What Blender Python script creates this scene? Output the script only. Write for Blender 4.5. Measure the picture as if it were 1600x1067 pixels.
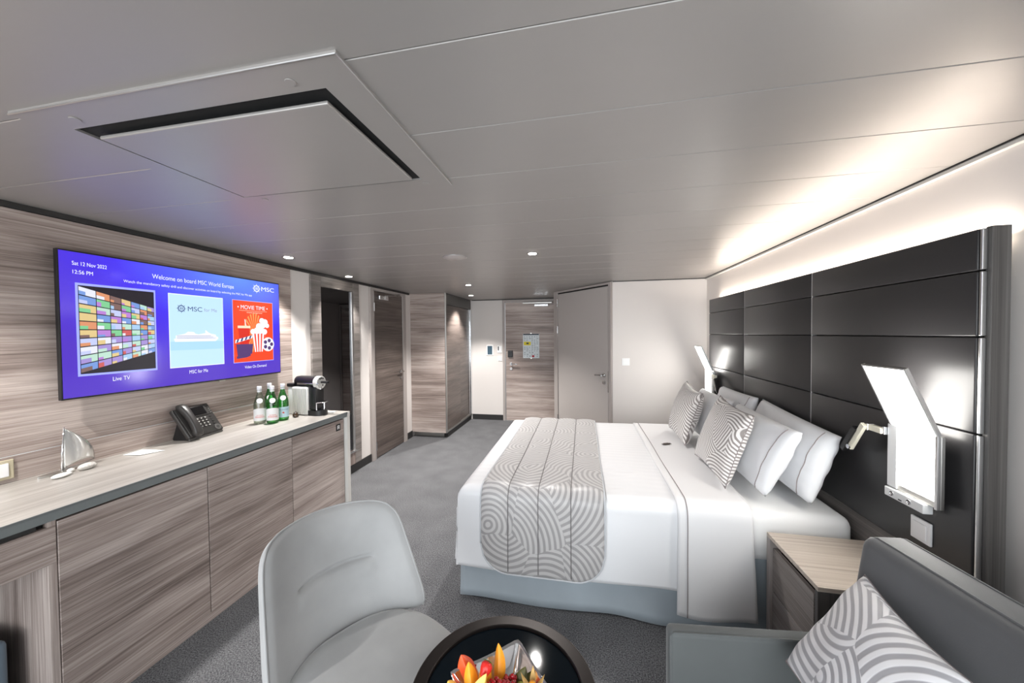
import bpy, bmesh, math, random
from mathutils import Matrix, Vector, noise
random.seed(7)
PI = math.pi
scene = bpy.context.scene
COL = scene.collection
for o in list(bpy.data.objects):
    bpy.data.objects.remove(o)

# ------------------------------------------------------------------ camera
F_PX, YAW, PITCH, ROLL = 553.53, -0.197402, -0.0212867, -0.0090453
cd = bpy.data.cameras.new('camera'); cam = bpy.data.objects.new('camera', cd); COL.objects.link(cam)
cd.sensor_width = 36.0; cd.lens = F_PX / 1600.0 * 36.0; cd.clip_start = 0.02
fw = Vector((math.sin(YAW) * math.cos(PITCH), math.cos(YAW) * math.cos(PITCH), math.sin(PITCH)))
rt = Vector((math.cos(YAW), -math.sin(YAW), 0)); up = rt.cross(fw)
r2 = rt * math.cos(ROLL) + up * math.sin(ROLL); u2 = up * math.cos(ROLL) - rt * math.sin(ROLL)
M = Matrix((r2, u2, -fw)).transposed().to_4x4(); M.translation = Vector((0, 0, 1.5))
cam.matrix_world = M
scene.camera = cam

# ------------------------------------------------------------------ world, daylight, exposure
w = bpy.data.worlds.new('sky'); scene.world = w; w.use_nodes = True
bg = w.node_tree.nodes['Background']; bg.inputs[0].default_value = (0.88, 0.94, 1.0, 1); bg.inputs[1].default_value = 0.7

def area(name, loc, rot, sx, sy, power, col=(1, 1, 1)):
    l = bpy.data.lights.new(name, 'AREA'); l.shape = 'RECTANGLE'; l.size = sx; l.size_y = sy
    l.energy = power; l.color = col
    o = bpy.data.objects.new(name, l); COL.objects.link(o); o.location = loc; o.rotation_euler = rot
    return o
area('window_daylight', (-0.55, -1.06, 1.12), (PI / 2, 0, 0), 3.4, 1.9, 75, (1.0, 0.99, 0.98))

vs = scene.view_settings
vs.view_transform = 'Standard'; vs.look = 'None'; vs.gamma = 1.0; vs.use_curve_mapping = False
vs.exposure = 0.95

# ------------------------------------------------------------------ materials
def lin(c):
    return tuple(((v / 255) / 12.92 if v / 255 <= 0.04045 else ((v / 255 + 0.055) / 1.055) ** 2.4) for v in c) + (1,)
MATS = {}
def base_mat(name):
    m = bpy.data.materials.new(name); m.use_nodes = True
    nt = m.node_tree; b = nt.nodes['Principled BSDF']; MATS[name] = m
    return m, nt, b
def plain(name, rgb, rough=0.5, metal=0.0, spec=0.5, emit=None, es=0, bump=0, bscale=200, var=0.0, vscale=3.0, sheen=0, coat=0):
    m, nt, b = base_mat(name)
    b.inputs['Base Color'].default_value = lin(rgb); b.inputs['Roughness'].default_value = rough
    b.inputs['Metallic'].default_value = metal; b.inputs['Specular IOR Level'].default_value = spec
    if sheen: b.inputs['Sheen Weight'].default_value = sheen; b.inputs['Sheen Roughness'].default_value = 0.4
    if coat: b.inputs['Coat Weight'].default_value = coat; b.inputs['Coat Roughness'].default_value = 0.08
    if emit: b.inputs['Emission Color'].default_value = lin(emit); b.inputs['Emission Strength'].default_value = es
    tc = nt.nodes.new('ShaderNodeTexCoord')
    if bump:
        n = nt.nodes.new('ShaderNodeTexNoise'); n.inputs['Scale'].default_value = bscale; n.inputs['Detail'].default_value = 3
        nt.links.new(tc.outputs['Object'], n.inputs['Vector'])
        bp = nt.nodes.new('ShaderNodeBump'); bp.inputs['Strength'].default_value = bump; bp.inputs['Distance'].default_value = 0.002
        nt.links.new(n.outputs['Fac'], bp.inputs['Height']); nt.links.new(bp.outputs['Normal'], b.inputs['Normal'])
    if var:
        n = nt.nodes.new('ShaderNodeTexNoise'); n.inputs['Scale'].default_value = vscale; n.inputs['Detail'].default_value = 4
        nt.links.new(tc.outputs['Object'], n.inputs['Vector'])
        r = nt.nodes.new('ShaderNodeValToRGB'); c = lin(rgb)
        r.color_ramp.elements[0].position = 0.3; r.color_ramp.elements[1].position = 0.7
        r.color_ramp.elements[0].color = tuple(v * (1 - var) for v in c[:3]) + (1,)
        r.color_ramp.elements[1].color = tuple(min(1, v * (1 + var)) for v in c[:3]) + (1,)
        nt.links.new(n.outputs['Fac'], r.inputs['Fac']); nt.links.new(r.outputs['Color'], b.inputs['Base Color'])
    return m

def wood(name, axis, dark, mid, light, rough=0.42, perp=9.0, along=0.7, spec=0.4):
    """streaky straight-grained laminate, grain along axis 0/1/2, each board shifted by its own random"""
    m, nt, b = base_mat(name); N = nt.nodes; L = nt.links
    tc = N.new('ShaderNodeTexCoord'); oi = N.new('ShaderNodeObjectInfo')
    mul = N.new('ShaderNodeMath'); mul.operation = 'MULTIPLY'; mul.inputs[1].default_value = 37.0
    L.new(oi.outputs['Random'], mul.inputs[0])
    ad = N.new('ShaderNodeVectorMath'); ad.operation = 'ADD'
    L.new(tc.outputs['Object'], ad.inputs[0]); L.new(mul.outputs[0], ad.inputs[1])
    def mapped(a, p):
        mp = N.new('ShaderNodeMapping'); s = [p, p, p]; s[axis] = a
        mp.inputs['Scale'].default_value = s; L.new(ad.outputs[0], mp.inputs['Vector']); return mp
    n1 = N.new('ShaderNodeTexNoise'); n1.inputs['Scale'].default_value = 1.0; n1.inputs['Detail'].default_value = 7
    n1.inputs['Roughness'].default_value = 0.62; n1.inputs['Distortion'].default_value = 0.6
    L.new(mapped(along, perp).outputs[0], n1.inputs['Vector'])
    n2 = N.new('ShaderNodeTexNoise'); n2.inputs['Scale'].default_value = 1.0; n2.inputs['Detail'].default_value = 5
    n2.inputs['Roughness'].default_value = 0.7
    L.new(mapped(along * 2.6, perp * 14).outputs[0], n2.inputs['Vector'])
    n3 = N.new('ShaderNodeTexNoise'); n3.inputs['Scale'].default_value = 1.0; n3.inputs['Detail'].default_value = 2
    L.new(mapped(0.9, 2.0).outputs[0], n3.inputs['Vector'])
    a1 = N.new('ShaderNodeMath'); a1.operation = 'MULTIPLY_ADD'; a1.inputs[1].default_value = 0.50; L.new(n2.outputs['Fac'], a1.inputs[0])
    s1 = N.new('ShaderNodeMath'); s1.operation = 'MULTIPLY'; s1.inputs[1].default_value = 0.50; L.new(n1.outputs['Fac'], s1.inputs[0])
    L.new(s1.outputs[0], a1.inputs[2])
    a2 = N.new('ShaderNodeMath'); a2.operation = 'MULTIPLY_ADD'; a2.inputs[1].default_value = 0.18; a2.use_clamp = True
    L.new(n3.outputs['Fac'], a2.inputs[0]); L.new(a1.outputs[0], a2.inputs[2])
    r = N.new('ShaderNodeValToRGB'); e = r.color_ramp.elements
    e[0].position = 0.45; e[0].color = lin(dark); e[1].position = 0.72; e[1].color = lin(light)
    k = e.new(0.58); k.color = lin(mid)
    L.new(a2.outputs[0], r.inputs['Fac']); L.new(r.outputs['Color'], b.inputs['Base Color'])
    b.inputs['Roughness'].default_value = rough; b.inputs['Specular IOR Level'].default_value = spec
    bp = N.new('ShaderNodeBump'); bp.inputs['Strength'].default_value = 0.10; bp.inputs['Distance'].default_value = 0.001
    L.new(n2.outputs['Fac'], bp.inputs['Height']); L.new(bp.outputs['Normal'], b.inputs['Normal'])
    return m

WD, WM, WL = (107, 94, 88), (160, 145, 138), (200, 187, 180)
for i, ax in enumerate('xyz'):
    wood('wood_' + ax, i, WD, WM, WL)
wood('wood_dark_y', 1, (62, 54, 51), (92, 82, 77), (120, 109, 103), rough=0.38)
wood('wood_top', 1, (140, 135, 129), (166, 161, 155), (190, 186, 180), rough=0.30, perp=12)
wood('wood_grey_z', 2, (56, 54, 53), (78, 75, 73), (102, 99, 97), perp=40, along=0.4)
wood('wood_grey_y', 1, (78, 74, 72), (108, 103, 100), (136, 130, 126), perp=40, along=0.5)
wood('wood_sand', 0, (158, 146, 135), (182, 170, 158), (202, 192, 181), perp=55, along=0.7, rough=0.4)
wood('wood_stand', 1, (92, 86, 82), (128, 121, 117), (158, 151, 147), perp=18, along=0.8, rough=0.4)

plain('wall_paint', (222, 216, 212), 0.55, bump=0.04, bscale=300)
plain('door_paint', (178, 171, 167), 0.5)
plain('frame_paint', (168, 160, 156), 0.42)
plain('dark_trim', (42, 41, 41), 0.5)
plain('fascia_dark', (74, 72, 70), 0.4)
plain('dark_gap', (20, 20, 21), 0.8)
plain('backing', (120, 118, 116), 0.7)
plain('steel', (190, 190, 190), 0.22, 1.0)
plain('chrome', (225, 226, 228), 0.07, 1.0)
plain('seam_bright', (220, 220, 220), 0.5, 0.4)
plain('sail_silver', (222, 221, 218), 0.2, 0.8)
plain('brushed', (196, 194, 190), 0.32, 1.0)
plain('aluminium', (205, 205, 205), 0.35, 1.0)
plain('white_plastic', (248, 248, 248), 0.35)
plain('black_plastic', (24, 24, 26), 0.35)
plain('black_gloss', (12, 12, 14), 0.08, coat=0.6)
plain('charcoal_plastic', (52, 50, 49), 0.36)
plain('key_plastic', (84, 82, 80), 0.4)
plain('key_mark', (205, 205, 200), 0.5)
plain('edge_grey', (118, 123, 123), 0.35)
plain('edge_light', (214, 211, 206), 0.4)
plain('velvet_grey', (150, 150, 150), 0.75, sheen=0.5, var=0.10, vscale=5, bump=0.12, bscale=420)
plain('sofa_fabric', (92, 93, 95), 0.7, sheen=0.3, var=0.06, vscale=6, bump=0.12, bscale=420)
plain('sofa_arm_fabric', (84, 87, 87), 0.7, sheen=0.3, var=0.08, vscale=5, bump=0.12, bscale=420)
plain('headboard_leather', (46, 45, 46), 0.36, spec=0.5, bump=0.05, bscale=600)
plain('linen', (228, 227, 228), 0.7, sheen=0.2, bump=0.05, bscale=500)
plain('sheet', (236, 236, 236), 0.75)
plain('pillow_white', (232, 233, 236), 0.75, sheen=0.2)
plain('piping_grey', (140, 130, 130), 0.6)
plain('stitch_grey', (112, 108, 108), 0.6)
plain('piping_silver', (196, 198, 202), 0.5)
plain('bedskirt', (156, 165, 172), 0.6, sheen=0.2, var=0.05, vscale=6)
plain('bronze', (42, 36, 34), 0.36, 0.5)
plain('bronze_edge', (150, 140, 132), 0.2, 1.0)
plain('table_glass', (14, 22, 28), 0.06, spec=0.12)
plain('stone_white', (232, 230, 226), 0.8, bump=0.6, bscale=60)
plain('stone_speckled', (205, 202, 196), 0.85, bump=0.8, bscale=90, var=0.25, vscale=120)
plain('paper', (240, 240, 238), 0.7)
plain('sheet_print', (222, 230, 234), 0.5)
plain('print_grey', (150, 160, 166), 0.6)
plain('print_dark', (42, 58, 72), 0.6)
plain('print_yellow', (232, 214, 40), 0.6)
plain('print_red', (176, 30, 50), 0.6)
plain('tablet_screen', (62, 84, 98), 0.12, emit=(62, 84, 98), es=0.15)
plain('gold_plate', (196, 186, 160), 0.35)
plain('silver_paint', (216, 215, 210), 0.32, 0.25)
plain('mirror', (96, 96, 98), 0.02, 1.0)
plain('downlight_glow', (255, 252, 245), 0.4, emit=(255, 250, 240), es=14)
plain('led_glow', (255, 246, 232), 0.4, emit=(255, 240, 220), es=6)
plain('lamp_glow', (255, 252, 246), 0.3, emit=(255, 252, 246), es=11)
plain('cream_metal', (226, 222, 204), 0.3, 0.2)
plain('acrylic', (225, 226, 226), 0.15, spec=0.6)
plain('sugar_amber', (60, 42, 26), 0.1, coat=0.6)
plain('window_frame', (200, 200, 200), 0.4)
plain('ottoman_fabric', (112, 128, 142), 0.75, sheen=0.2)
plain('chocolate', (70, 60, 54), 0.5)
# fruit
plain('melon', (250, 160, 40), 0.4, var=0.12, vscale=30); plain('papaya', (238, 84, 30), 0.35, var=0.1, vscale=25)
plain('melon_pale', (252, 196, 92), 0.4, var=0.1, vscale=30)
plain('berry', (170, 12, 26), 0.12, coat=0.6); plain('strawberry', (226, 46, 40), 0.3, bump=0.8, bscale=160)
plain('grape', (150, 152, 60), 0.2, coat=0.3); plain('leaf_green', (84, 128, 40), 0.5); plain('husk', (196, 158, 92), 0.6, var=0.15, vscale=40)
plain('melon_rind', (88, 84, 20), 0.4)

# ceiling: brushed, satin painted metal
m, nt, b = base_mat('ceiling_metal')
b.inputs['Base Color'].default_value = lin((172, 168, 165)); b.inputs['Metallic'].default_value = 0.45
b.inputs['Roughness'].default_value = 0.30
n = nt.nodes.new('ShaderNodeTexNoise'); tc = nt.nodes.new('ShaderNodeTexCoord'); mp = nt.nodes.new('ShaderNodeMapping')
mp.inputs['Scale'].default_value = (4, 30, 4); n.inputs['Scale'].default_value = 1
nt.links.new(tc.outputs['Object'], mp.inputs[0]); nt.links.new(mp.outputs[0], n.inputs['Vector'])
mr = nt.nodes.new('ShaderNodeMapRange'); mr.inputs['To Min'].default_value = 0.37; mr.inputs['To Max'].default_value = 0.43
nt.links.new(n.outputs['Fac'], mr.inputs[0]); nt.links.new(mr.outputs[0], b.inputs['Roughness'])

# carpet
m, nt, b = base_mat('carpet'); N = nt.nodes; L = nt.links
tc = N.new('ShaderNodeTexCoord'); n1 = N.new('ShaderNodeTexNoise'); n1.inputs['Scale'].default_value = 170; n1.inputs['Detail'].default_value = 4
n2 = N.new('ShaderNodeTexNoise'); n2.inputs['Scale'].default_value = 5; n2.inputs['Detail'].default_value = 5
L.new(tc.outputs['Object'], n1.inputs['Vector']); L.new(tc.outputs['Object'], n2.inputs['Vector'])
mx = N.new('ShaderNodeMath'); mx.operation = 'MULTIPLY_ADD'; mx.inputs[1].default_value = 0.13; L.new(n2.outputs['Fac'], mx.inputs[0])
sc = N.new('ShaderNodeMath'); sc.operation = 'MULTIPLY'; sc.inputs[1].default_value = 0.88; L.new(n1.outputs['Fac'], sc.inputs[0]); L.new(sc.outputs[0], mx.inputs[2])
r = N.new('ShaderNodeValToRGB'); r.color_ramp.elements[0].position = 0.38; r.color_ramp.elements[1].position = 0.64
r.color_ramp.elements[0].color = lin((66, 66, 69)); r.color_ramp.elements[1].color = lin((124, 124, 126))
L.new(mx.outputs[0], r.inputs[0]); L.new(r.outputs[0], b.inputs['Base Color'])
b.inputs['Roughness'].default_value = 0.95; b.inputs['Specular IOR Level'].default_value = 0.1
bp = N.new('ShaderNodeBump'); bp.inputs['Strength'].default_value = 0.6; bp.inputs['Distance'].default_value = 0.004
L.new(n1.outputs['Fac'], bp.inputs['Height']); L.new(bp.outputs['Normal'], b.inputs['Normal'])

# window pane / bottle glass
def glass(name, rgb, rough=0.02, trans=0.9):
    m, nt, b = base_mat(name); N = nt.nodes; L = nt.links
    tr = N.new('ShaderNodeBsdfTransparent'); tr.inputs[0].default_value = lin(rgb)
    gl = N.new('ShaderNodeBsdfGlossy'); gl.inputs['Roughness'].default_value = rough
    lw = N.new('ShaderNodeLayerWeight'); lw.inputs['Blend'].default_value = 0.35
    mr = N.new('ShaderNodeMapRange'); mr.inputs['To Min'].default_value = 1 - trans; mr.inputs['To Max'].default_value = 0.75
    L.new(lw.outputs['Fresnel'], mr.inputs[0])
    mix = N.new('ShaderNodeMixShader'); L.new(mr.outputs[0], mix.inputs[0]); L.new(tr.outputs[0], mix.inputs[1]); L.new(gl.outputs[0], mix.inputs[2])
    L.new(mix.outputs[0], N['Material Output'].inputs['Surface'])
glass('pane_glass', (245, 248, 250), 0.0, 0.97)
glass('bottle_clear', (236, 243, 234), 0.02, 0.95)
glass('bottle_green', (110, 214, 120), 0.02, 0.94)
plain('label_white', (240, 240, 240), 0.5); plain('label_blue', (190, 220, 232), 0.5); plain('label_red', (214, 60, 50), 0.5)
plain('cap_white', (236, 236, 240), 0.4); plain('label_ink', (60, 90, 130), 0.5)

# woven arcs: every cell of the cloth carries bundles of concentric arcs about its own centre
def arcs(name, ground, line, scale, freq, rough=0.55, width=0.0, bump=0.3, rnd=0.9, off=1.1, sheen=0.3):
    m, nt, b = base_mat(name); N = nt.nodes; L = nt.links
    uv = N.new('ShaderNodeUVMap'); uv.uv_map = 'UVMap'
    v = N.new('ShaderNodeTexVoronoi'); v.voronoi_dimensions = '2D'; v.inputs['Scale'].default_value = scale; v.inputs['Randomness'].default_value = rnd
    L.new(uv.outputs[0], v.inputs['Vector'])
    c = N.new('ShaderNodeVectorMath'); c.operation = 'SUBTRACT'; c.inputs[1].default_value = (0.5, 0.5, 0.5); L.new(v.outputs['Color'], c.inputs[0])
    cs = N.new('ShaderNodeVectorMath'); cs.operation = 'SCALE'; cs.inputs['Scale'].default_value = off / scale * 2; L.new(c.outputs[0], cs.inputs[0])
    ce = N.new('ShaderNodeVectorMath'); ce.operation = 'ADD'; L.new(v.outputs['Position'], ce.inputs[0]); L.new(cs.outputs[0], ce.inputs[1])
    d = N.new('ShaderNodeVectorMath'); d.operation = 'SUBTRACT'; L.new(uv.outputs[0], d.inputs[0]); L.new(ce.outputs[0], d.inputs[1])
    fl = N.new('ShaderNodeVectorMath'); fl.operation = 'MULTIPLY'; fl.inputs[1].default_value = (1, 1, 0); L.new(d.outputs[0], fl.inputs[0])
    ln = N.new('ShaderNodeVectorMath'); ln.operation = 'LENGTH'; L.new(fl.outputs[0], ln.inputs[0])
    mu = N.new('ShaderNodeMath'); mu.operation = 'MULTIPLY'; mu.inputs[1].default_value = freq; L.new(ln.outputs['Value'], mu.inputs[0])
    si = N.new('ShaderNodeMath'); si.operation = 'SINE'; L.new(mu.outputs[0], si.inputs[0])
    r = N.new('ShaderNodeMapRange'); r.inputs['From Min'].default_value = width - 0.35; r.inputs['From Max'].default_value = width + 0.35
    L.new(si.outputs[0], r.inputs[0])
    mix = N.new('ShaderNodeMix'); mix.data_type = 'RGBA'; mix.inputs['A'].default_value = lin(ground); mix.inputs['B'].default_value = lin(line)
    L.new(r.outputs[0], mix.inputs['Factor']); L.new(mix.outputs['Result'], b.inputs['Base Color'])
    b.inputs['Roughness'].default_value = rough; b.inputs['Sheen Weight'].default_value = sheen
    bp = N.new('ShaderNodeBump'); bp.inputs['Strength'].default_value = bump; bp.inputs['Distance'].default_value = 0.003
    L.new(r.outputs[0], bp.inputs['Height']); L.new(bp.outputs['Normal'], b.inputs['Normal'])
arcs('cushion_arcs', (134, 127, 124), (226, 222, 220), 4.6, 350, width=-0.1, off=1.0)
arcs('sofa_cushion_arcs', (162, 160, 164), (228, 226, 228), 4.6, 235, width=-0.1, off=1.0)
arcs('runner_arcs', (154, 151, 151), (190, 187, 186), 3.6, 215, rough=0.42, width=-0.1, rnd=0.7, off=0.85)

# duvet with satin stripes woven across it (difference of gloss, same white)
m, nt, b = base_mat('duvet_satin'); N = nt.nodes; L = nt.links
tc = N.new('ShaderNodeTexCoord'); sp = N.new('ShaderNodeSeparateXYZ'); L.new(tc.outputs['Object'], sp.inputs[0])
mu = N.new('ShaderNodeMath'); mu.operation = 'MULTIPLY'; mu.inputs[1].default_value = 105; L.new(sp.outputs['Y'], mu.inputs[0])
si = N.new('ShaderNodeMath'); si.operation = 'SINE'; L.new(mu.outputs[0], si.inputs[0])
mr = N.new('ShaderNodeMapRange'); mr.inputs['From Min'].default_value = -0.3; mr.inputs['From Max'].default_value = 0.3
mr.inputs['To Min'].default_value = 0.30; mr.inputs['To Max'].default_value = 0.75
L.new(si.outputs[0], mr.inputs[0]); L.new(mr.outputs[0], b.inputs['Roughness'])
b.inputs['Base Color'].default_value = lin((228, 228, 230)); b.inputs['Sheen Weight'].default_value = 0.15

# television picture ground: violet-blue gradient with a pale glow up right
m, nt, b = base_mat('screen_blue'); N = nt.nodes; L = nt.links
uv = N.new('ShaderNodeUVMap'); uv.uv_map = 'UVMap'; sp = N.new('ShaderNodeSeparateXYZ'); L.new(uv.outputs[0], sp.inputs[0])
ds = N.new('ShaderNodeVectorMath'); ds.operation = 'DISTANCE'; ds.inputs[1].default_value = (0.72, 1.02, 0); L.new(uv.outputs[0], ds.inputs[0])
r = N.new('ShaderNodeValToRGB'); e = r.color_ramp.elements
e[0].position = 0.0; e[0].color = lin((106, 150, 250)); e[1].position = 0.95; e[1].color = lin((84, 56, 190))
k = e.new(0.3); k.color = lin((84, 98, 244)); k = e.new(0.55); k.color = lin((64, 42, 228))
L.new(ds.outputs['Value'], r.inputs[0]); L.new(r.outputs[0], b.inputs['Emission Color']); b.inputs['Emission Strength'].default_value = 0.62
b.inputs['Base Color'].default_value = (0.005, 0.005, 0.01, 1); b.inputs['Roughness'].default_value = 0.12
def glow(name, rgb, s=0.60):
    return plain(name, tuple(int(v * 0.1) for v in rgb), 0.3, emit=rgb, es=s)
for nm, c in dict(px_white=(240, 244, 255), px_pale=(190, 225, 248), px_frame=(160, 170, 255), px_black=(24, 20, 34), px_red=(246, 70, 34),
                  px_navy=(40, 52, 116), px_cream=(250, 220, 190), px_purple=(84, 56, 110), px_grey=(150, 150, 190), px_orange=(250, 150, 80),
                  px_sea=(170, 214, 240), px_crimson=(214, 44, 30), px_brown=(104, 82, 92)).items():
    glow(nm, c)
TILEC = [(196, 204, 244), (168, 204, 240), (222, 150, 110), (130, 206, 150), (186, 130, 214), (232, 234, 248), (128, 100, 96), (206, 96, 96), (226, 200, 140), (120, 156, 222), (190, 226, 208), (166, 146, 214)]
for i, c in enumerate(TILEC): glow('tile_%d' % i, c, 0.55)

# ------------------------------------------------------------------ mesh helpers
def nb(): return bmesh.new()
def bx(bm, x0, x1, y0, y1, z0, z1, bev=0, seg=2):
    vs_ = [bm.verts.new(p) for p in ((x0, y0, z0), (x1, y0, z0), (x1, y1, z0), (x0, y1, z0), (x0, y0, z1), (x1, y0, z1), (x1, y1, z1), (x0, y1, z1))]
    fs = [bm.faces.new([vs_[i] for i in q]) for q in ((3, 2, 1, 0), (4, 5, 6, 7), (0, 1, 5, 4), (1, 2, 6, 5), (2, 3, 7, 6), (3, 0, 4, 7))]
    if bev:
        es = set()
        for f in fs: es.update(f.edges)
        bmesh.ops.bevel(bm, geom=list(es), offset=bev, segments=seg, affect='EDGES', profile=0.5)
    return bm
def B(*a, **k): return bx(nb(), *a, **k)
def lathe(bm, prof, seg=24, o=(0, 0, 0), ax='z', caps=True):
    rings = []
    for r_, h in prof:
        ring = []
        for i in range(seg):
            a = 2 * PI * i / seg; c, s = r_ * math.cos(a), r_ * math.sin(a)
            p = {'z': (c, s, h), 'x': (h, c, s), 'y': (s, h, c)}[ax]
            ring.append(bm.verts.new((p[0] + o[0], p[1] + o[1], p[2] + o[2])))
        rings.append(ring)
    for a, b_ in zip(rings, rings[1:]):
        for i in range(seg): bm.faces.new((a[i], a[(i + 1) % seg], b_[(i + 1) % seg], b_[i]))
    if caps:
        bm.faces.new(rings[0][::-1]); bm.faces.new(rings[-1])
    return bm
def cyl(bm, r, h0, h1, o=(0, 0, 0), ax='z', seg=24, bev=0.0):
    if bev: return lathe(bm, [(r - bev, h0), (r, h0 + bev), (r, h1 - bev), (r - bev, h1)], seg, o, ax)
    return lathe(bm, [(r, h0), (r, h1)], seg, o, ax)
def tube(bm, pts, r, seg=8):
    pts = [Vector(p) for p in pts]; rings = []
    t0 = (pts[1] - pts[0]).normalized(); nrm = t0.orthogonal().normalized()
    for i, p in enumerate(pts):
        t = (pts[min(i + 1, len(pts) - 1)] - pts[max(i - 1, 0)]).normalized()
        nrm = (nrm - t * nrm.dot(t)).normalized(); bn = t.cross(nrm)
        rr = r[i] if isinstance(r, (list, tuple)) else r
        rings.append([bm.verts.new(p + (nrm * math.cos(2 * PI * k / seg) + bn * math.sin(2 * PI * k / seg)) * rr) for k in range(seg)])
    for a, b_ in zip(rings, rings[1:]):
        for i in range(seg): bm.faces.new((a[i], a[(i + 1) % seg], b_[(i + 1) % seg], b_[i]))
    bm.faces.new(rings[0][::-1]); bm.faces.new(rings[-1])
    return bm
def prism(bm, pts, d):
    """polygon pts (3-D) pushed along vector d"""
    d = Vector(d); a = [bm.verts.new(p) for p in pts]; b_ = [bm.verts.new(Vector(p) + d) for p in pts]; n_ = len(pts)
    bm.faces.new(a[::-1]); bm.faces.new(b_)
    for i in range(n_): bm.faces.new((a[i], a[(i + 1) % n_], b_[(i + 1) % n_], b_[i]))
    bmesh.ops.recalc_face_normals(bm, faces=bm.faces[:])
    return bm
def ball(bm, r, o, sx=1, sy=1, sz=1, seg=14, rng=9):
    mt = Matrix.Translation(o) @ Matrix.Diagonal((sx, sy, sz, 1))
    bmesh.ops.create_uvsphere(bm, u_segments=seg, v_segments=rng, radius=r, matrix=mt); return bm
def grid(bm, P, nu, nv, uvf=None, close=False):
    """P(i,j)->point"""
    g = [[bm.verts.new(P(i / nu, j / nv)) for j in range(nv + 1)] for i in range(nu + 1)]
    uvl = (bm.loops.layers.uv.get('UVMap') or bm.loops.layers.uv.new('UVMap')) if uvf else None
    for i in range(nu):
        for j in range(nv):
            try: f = bm.faces.new((g[i][j], g[i + 1][j], g[i + 1][j + 1], g[i][j + 1]))
            except ValueError: continue
            if uvf:
                for lp, (a, c) in zip(f.loops, ((i, j), (i + 1, j), (i + 1, j + 1), (i, j + 1))): lp[uvl].uv = uvf(a / nu, c / nv)
    return g
def xf(bm, mtx): bmesh.ops.transform(bm, matrix=mtx, verts=bm.verts[:]); return bm

def me_obj(name, me, mat, parent=None):
    o = bpy.data.objects.new(name, me); COL.objects.link(o)
    if mat is not None and not me.materials: me.materials.append(MATS[mat])
    if parent is not None: o.parent = parent
    return o
def obj(name, bm, mat, parent=None, smooth=False, world=False, angle=None):
    me = bpy.data.meshes.new(name); bm.to_mesh(me); bm.free()
    if smooth:
        for p in me.polygons: p.use_smooth = True
        if angle is not None: me.set_sharp_from_angle(angle=angle)
    o = me_obj(name, me, mat, parent)
    if world and parent is not None: o.matrix_parent_inverse = rootmat(parent).inverted()
    return o
def rootmat(p):
    m_ = p.matrix_basis.copy()
    while p.parent: m_ = p.parent.matrix_basis @ p.matrix_parent_inverse @ m_; p = p.parent
    return m_
def tag(o, label, cat, group=None, kind=None):
    o['label'] = label; o['category'] = cat
    if group: o['group'] = group
    if kind: o['kind'] = kind
    return o
def thing(name, label, cat, loc=(0, 0, 0), rz=0, group=None):
    o = bpy.data.objects.new(name, None); COL.objects.link(o); o.empty_display_size = 0.1
    o.location = loc; o.rotation_euler = (0, 0, rz)
    return tag(o, label, cat, group)
def struct(name, bm, mat, label=None, parent=None):
    o = obj(name, bm, mat, parent)
    if parent is None:
        o['kind'] = 'structure'
        if label: o['label'] = label
    return o
def link_copy(o, parent, loc=None):
    c = o.copy(); COL.objects.link(c); c.parent = parent
    if loc is not None: c.location = loc
    return c
def text_mesh(s, size, align='LEFT', bold=0.0, sx=1.0):
    cu = bpy.data.curves.new('t', 'FONT'); cu.body = s; cu.size = size; cu.align_x = align; cu.align_y = 'BOTTOM_BASELINE'; cu.offset = 0.0
    t = bpy.data.objects.new('t', cu); COL.objects.link(t)
    dg = bpy.context.evaluated_depsgraph_get(); me = bpy.data.meshes.new_from_object(t.evaluated_get(dg))
    bpy.data.objects.remove(t); bpy.data.curves.remove(cu)
    me.transform(Matrix.Diagonal((sx, 1, 1, 1))); me.materials.clear()
    return me

# ================================================================== THE ROOM
XL, XR, ZC = -2.475, 1.35, 2.10
YB = 4.28            # wall behind the bed's far side
YE = 6.00            # entry wall
YW = -0.90           # window wall
fl = struct('floor', B(-2.7, 1.6, -1.1, 6.2, -0.1, 0.0), 'carpet', 'grey speckled cut-pile carpet')

# ceiling of 30 cm metal strips
cl = struct('ceiling', B(-2.7, 1.6, -1.1, 6.2, 2.112, 2.2), 'backing', 'grey satin metal strip ceiling')
seams = [0.70 + 0.30 * k for k in range(-6, 19)]
pan = None
for y0 in seams:
    bm = B(-2.49, 1.44, 0.001, 0.299, 2.10, 2.112, bev=0.0016, seg=1)
    if pan is None: pan = obj('ceiling_panel', bm, 'ceiling_metal', cl); pan.location = (0, y0, 0)
    else: bm.free(); link_copy(pan, cl, (0, y0, 0))

# left wall with horizontally grained boards
wl = struct('wall_left', B(-2.62, XL, YW, YE + 0.1, 0, ZC + 0.01), 'wall_paint', 'left wall, pale paint and wood cladding')
obj('wall_panel', B(XL, XL + 0.014, -0.3, 2.625, 0.70, 0.982, bev=0.0015, seg=1), 'wood_y', wl)
obj('wall_panel', B(XL, XL + 0.012, -0.3, 2.625, 0.986, 2.072, bev=0.0015, seg=1), 'wood_y', wl)
obj('joint_strip', B(XL, XL + 0.0135, -0.3, 2.625, 0.9822, 0.9858), 'seam_bright', wl)
wr = struct('wall_right', B(XR, XR + 0.12, YW, YB + 0.1, 0, ZC + 0.01), 'wall_paint', 'right wall, pale paint')
wb = struct('wall_back', B(0.343, XR + 0.1, YB, YB + 0.1, 0, ZC + 0.01), 'wall_paint', 'pale wall beyond the bed')
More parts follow.
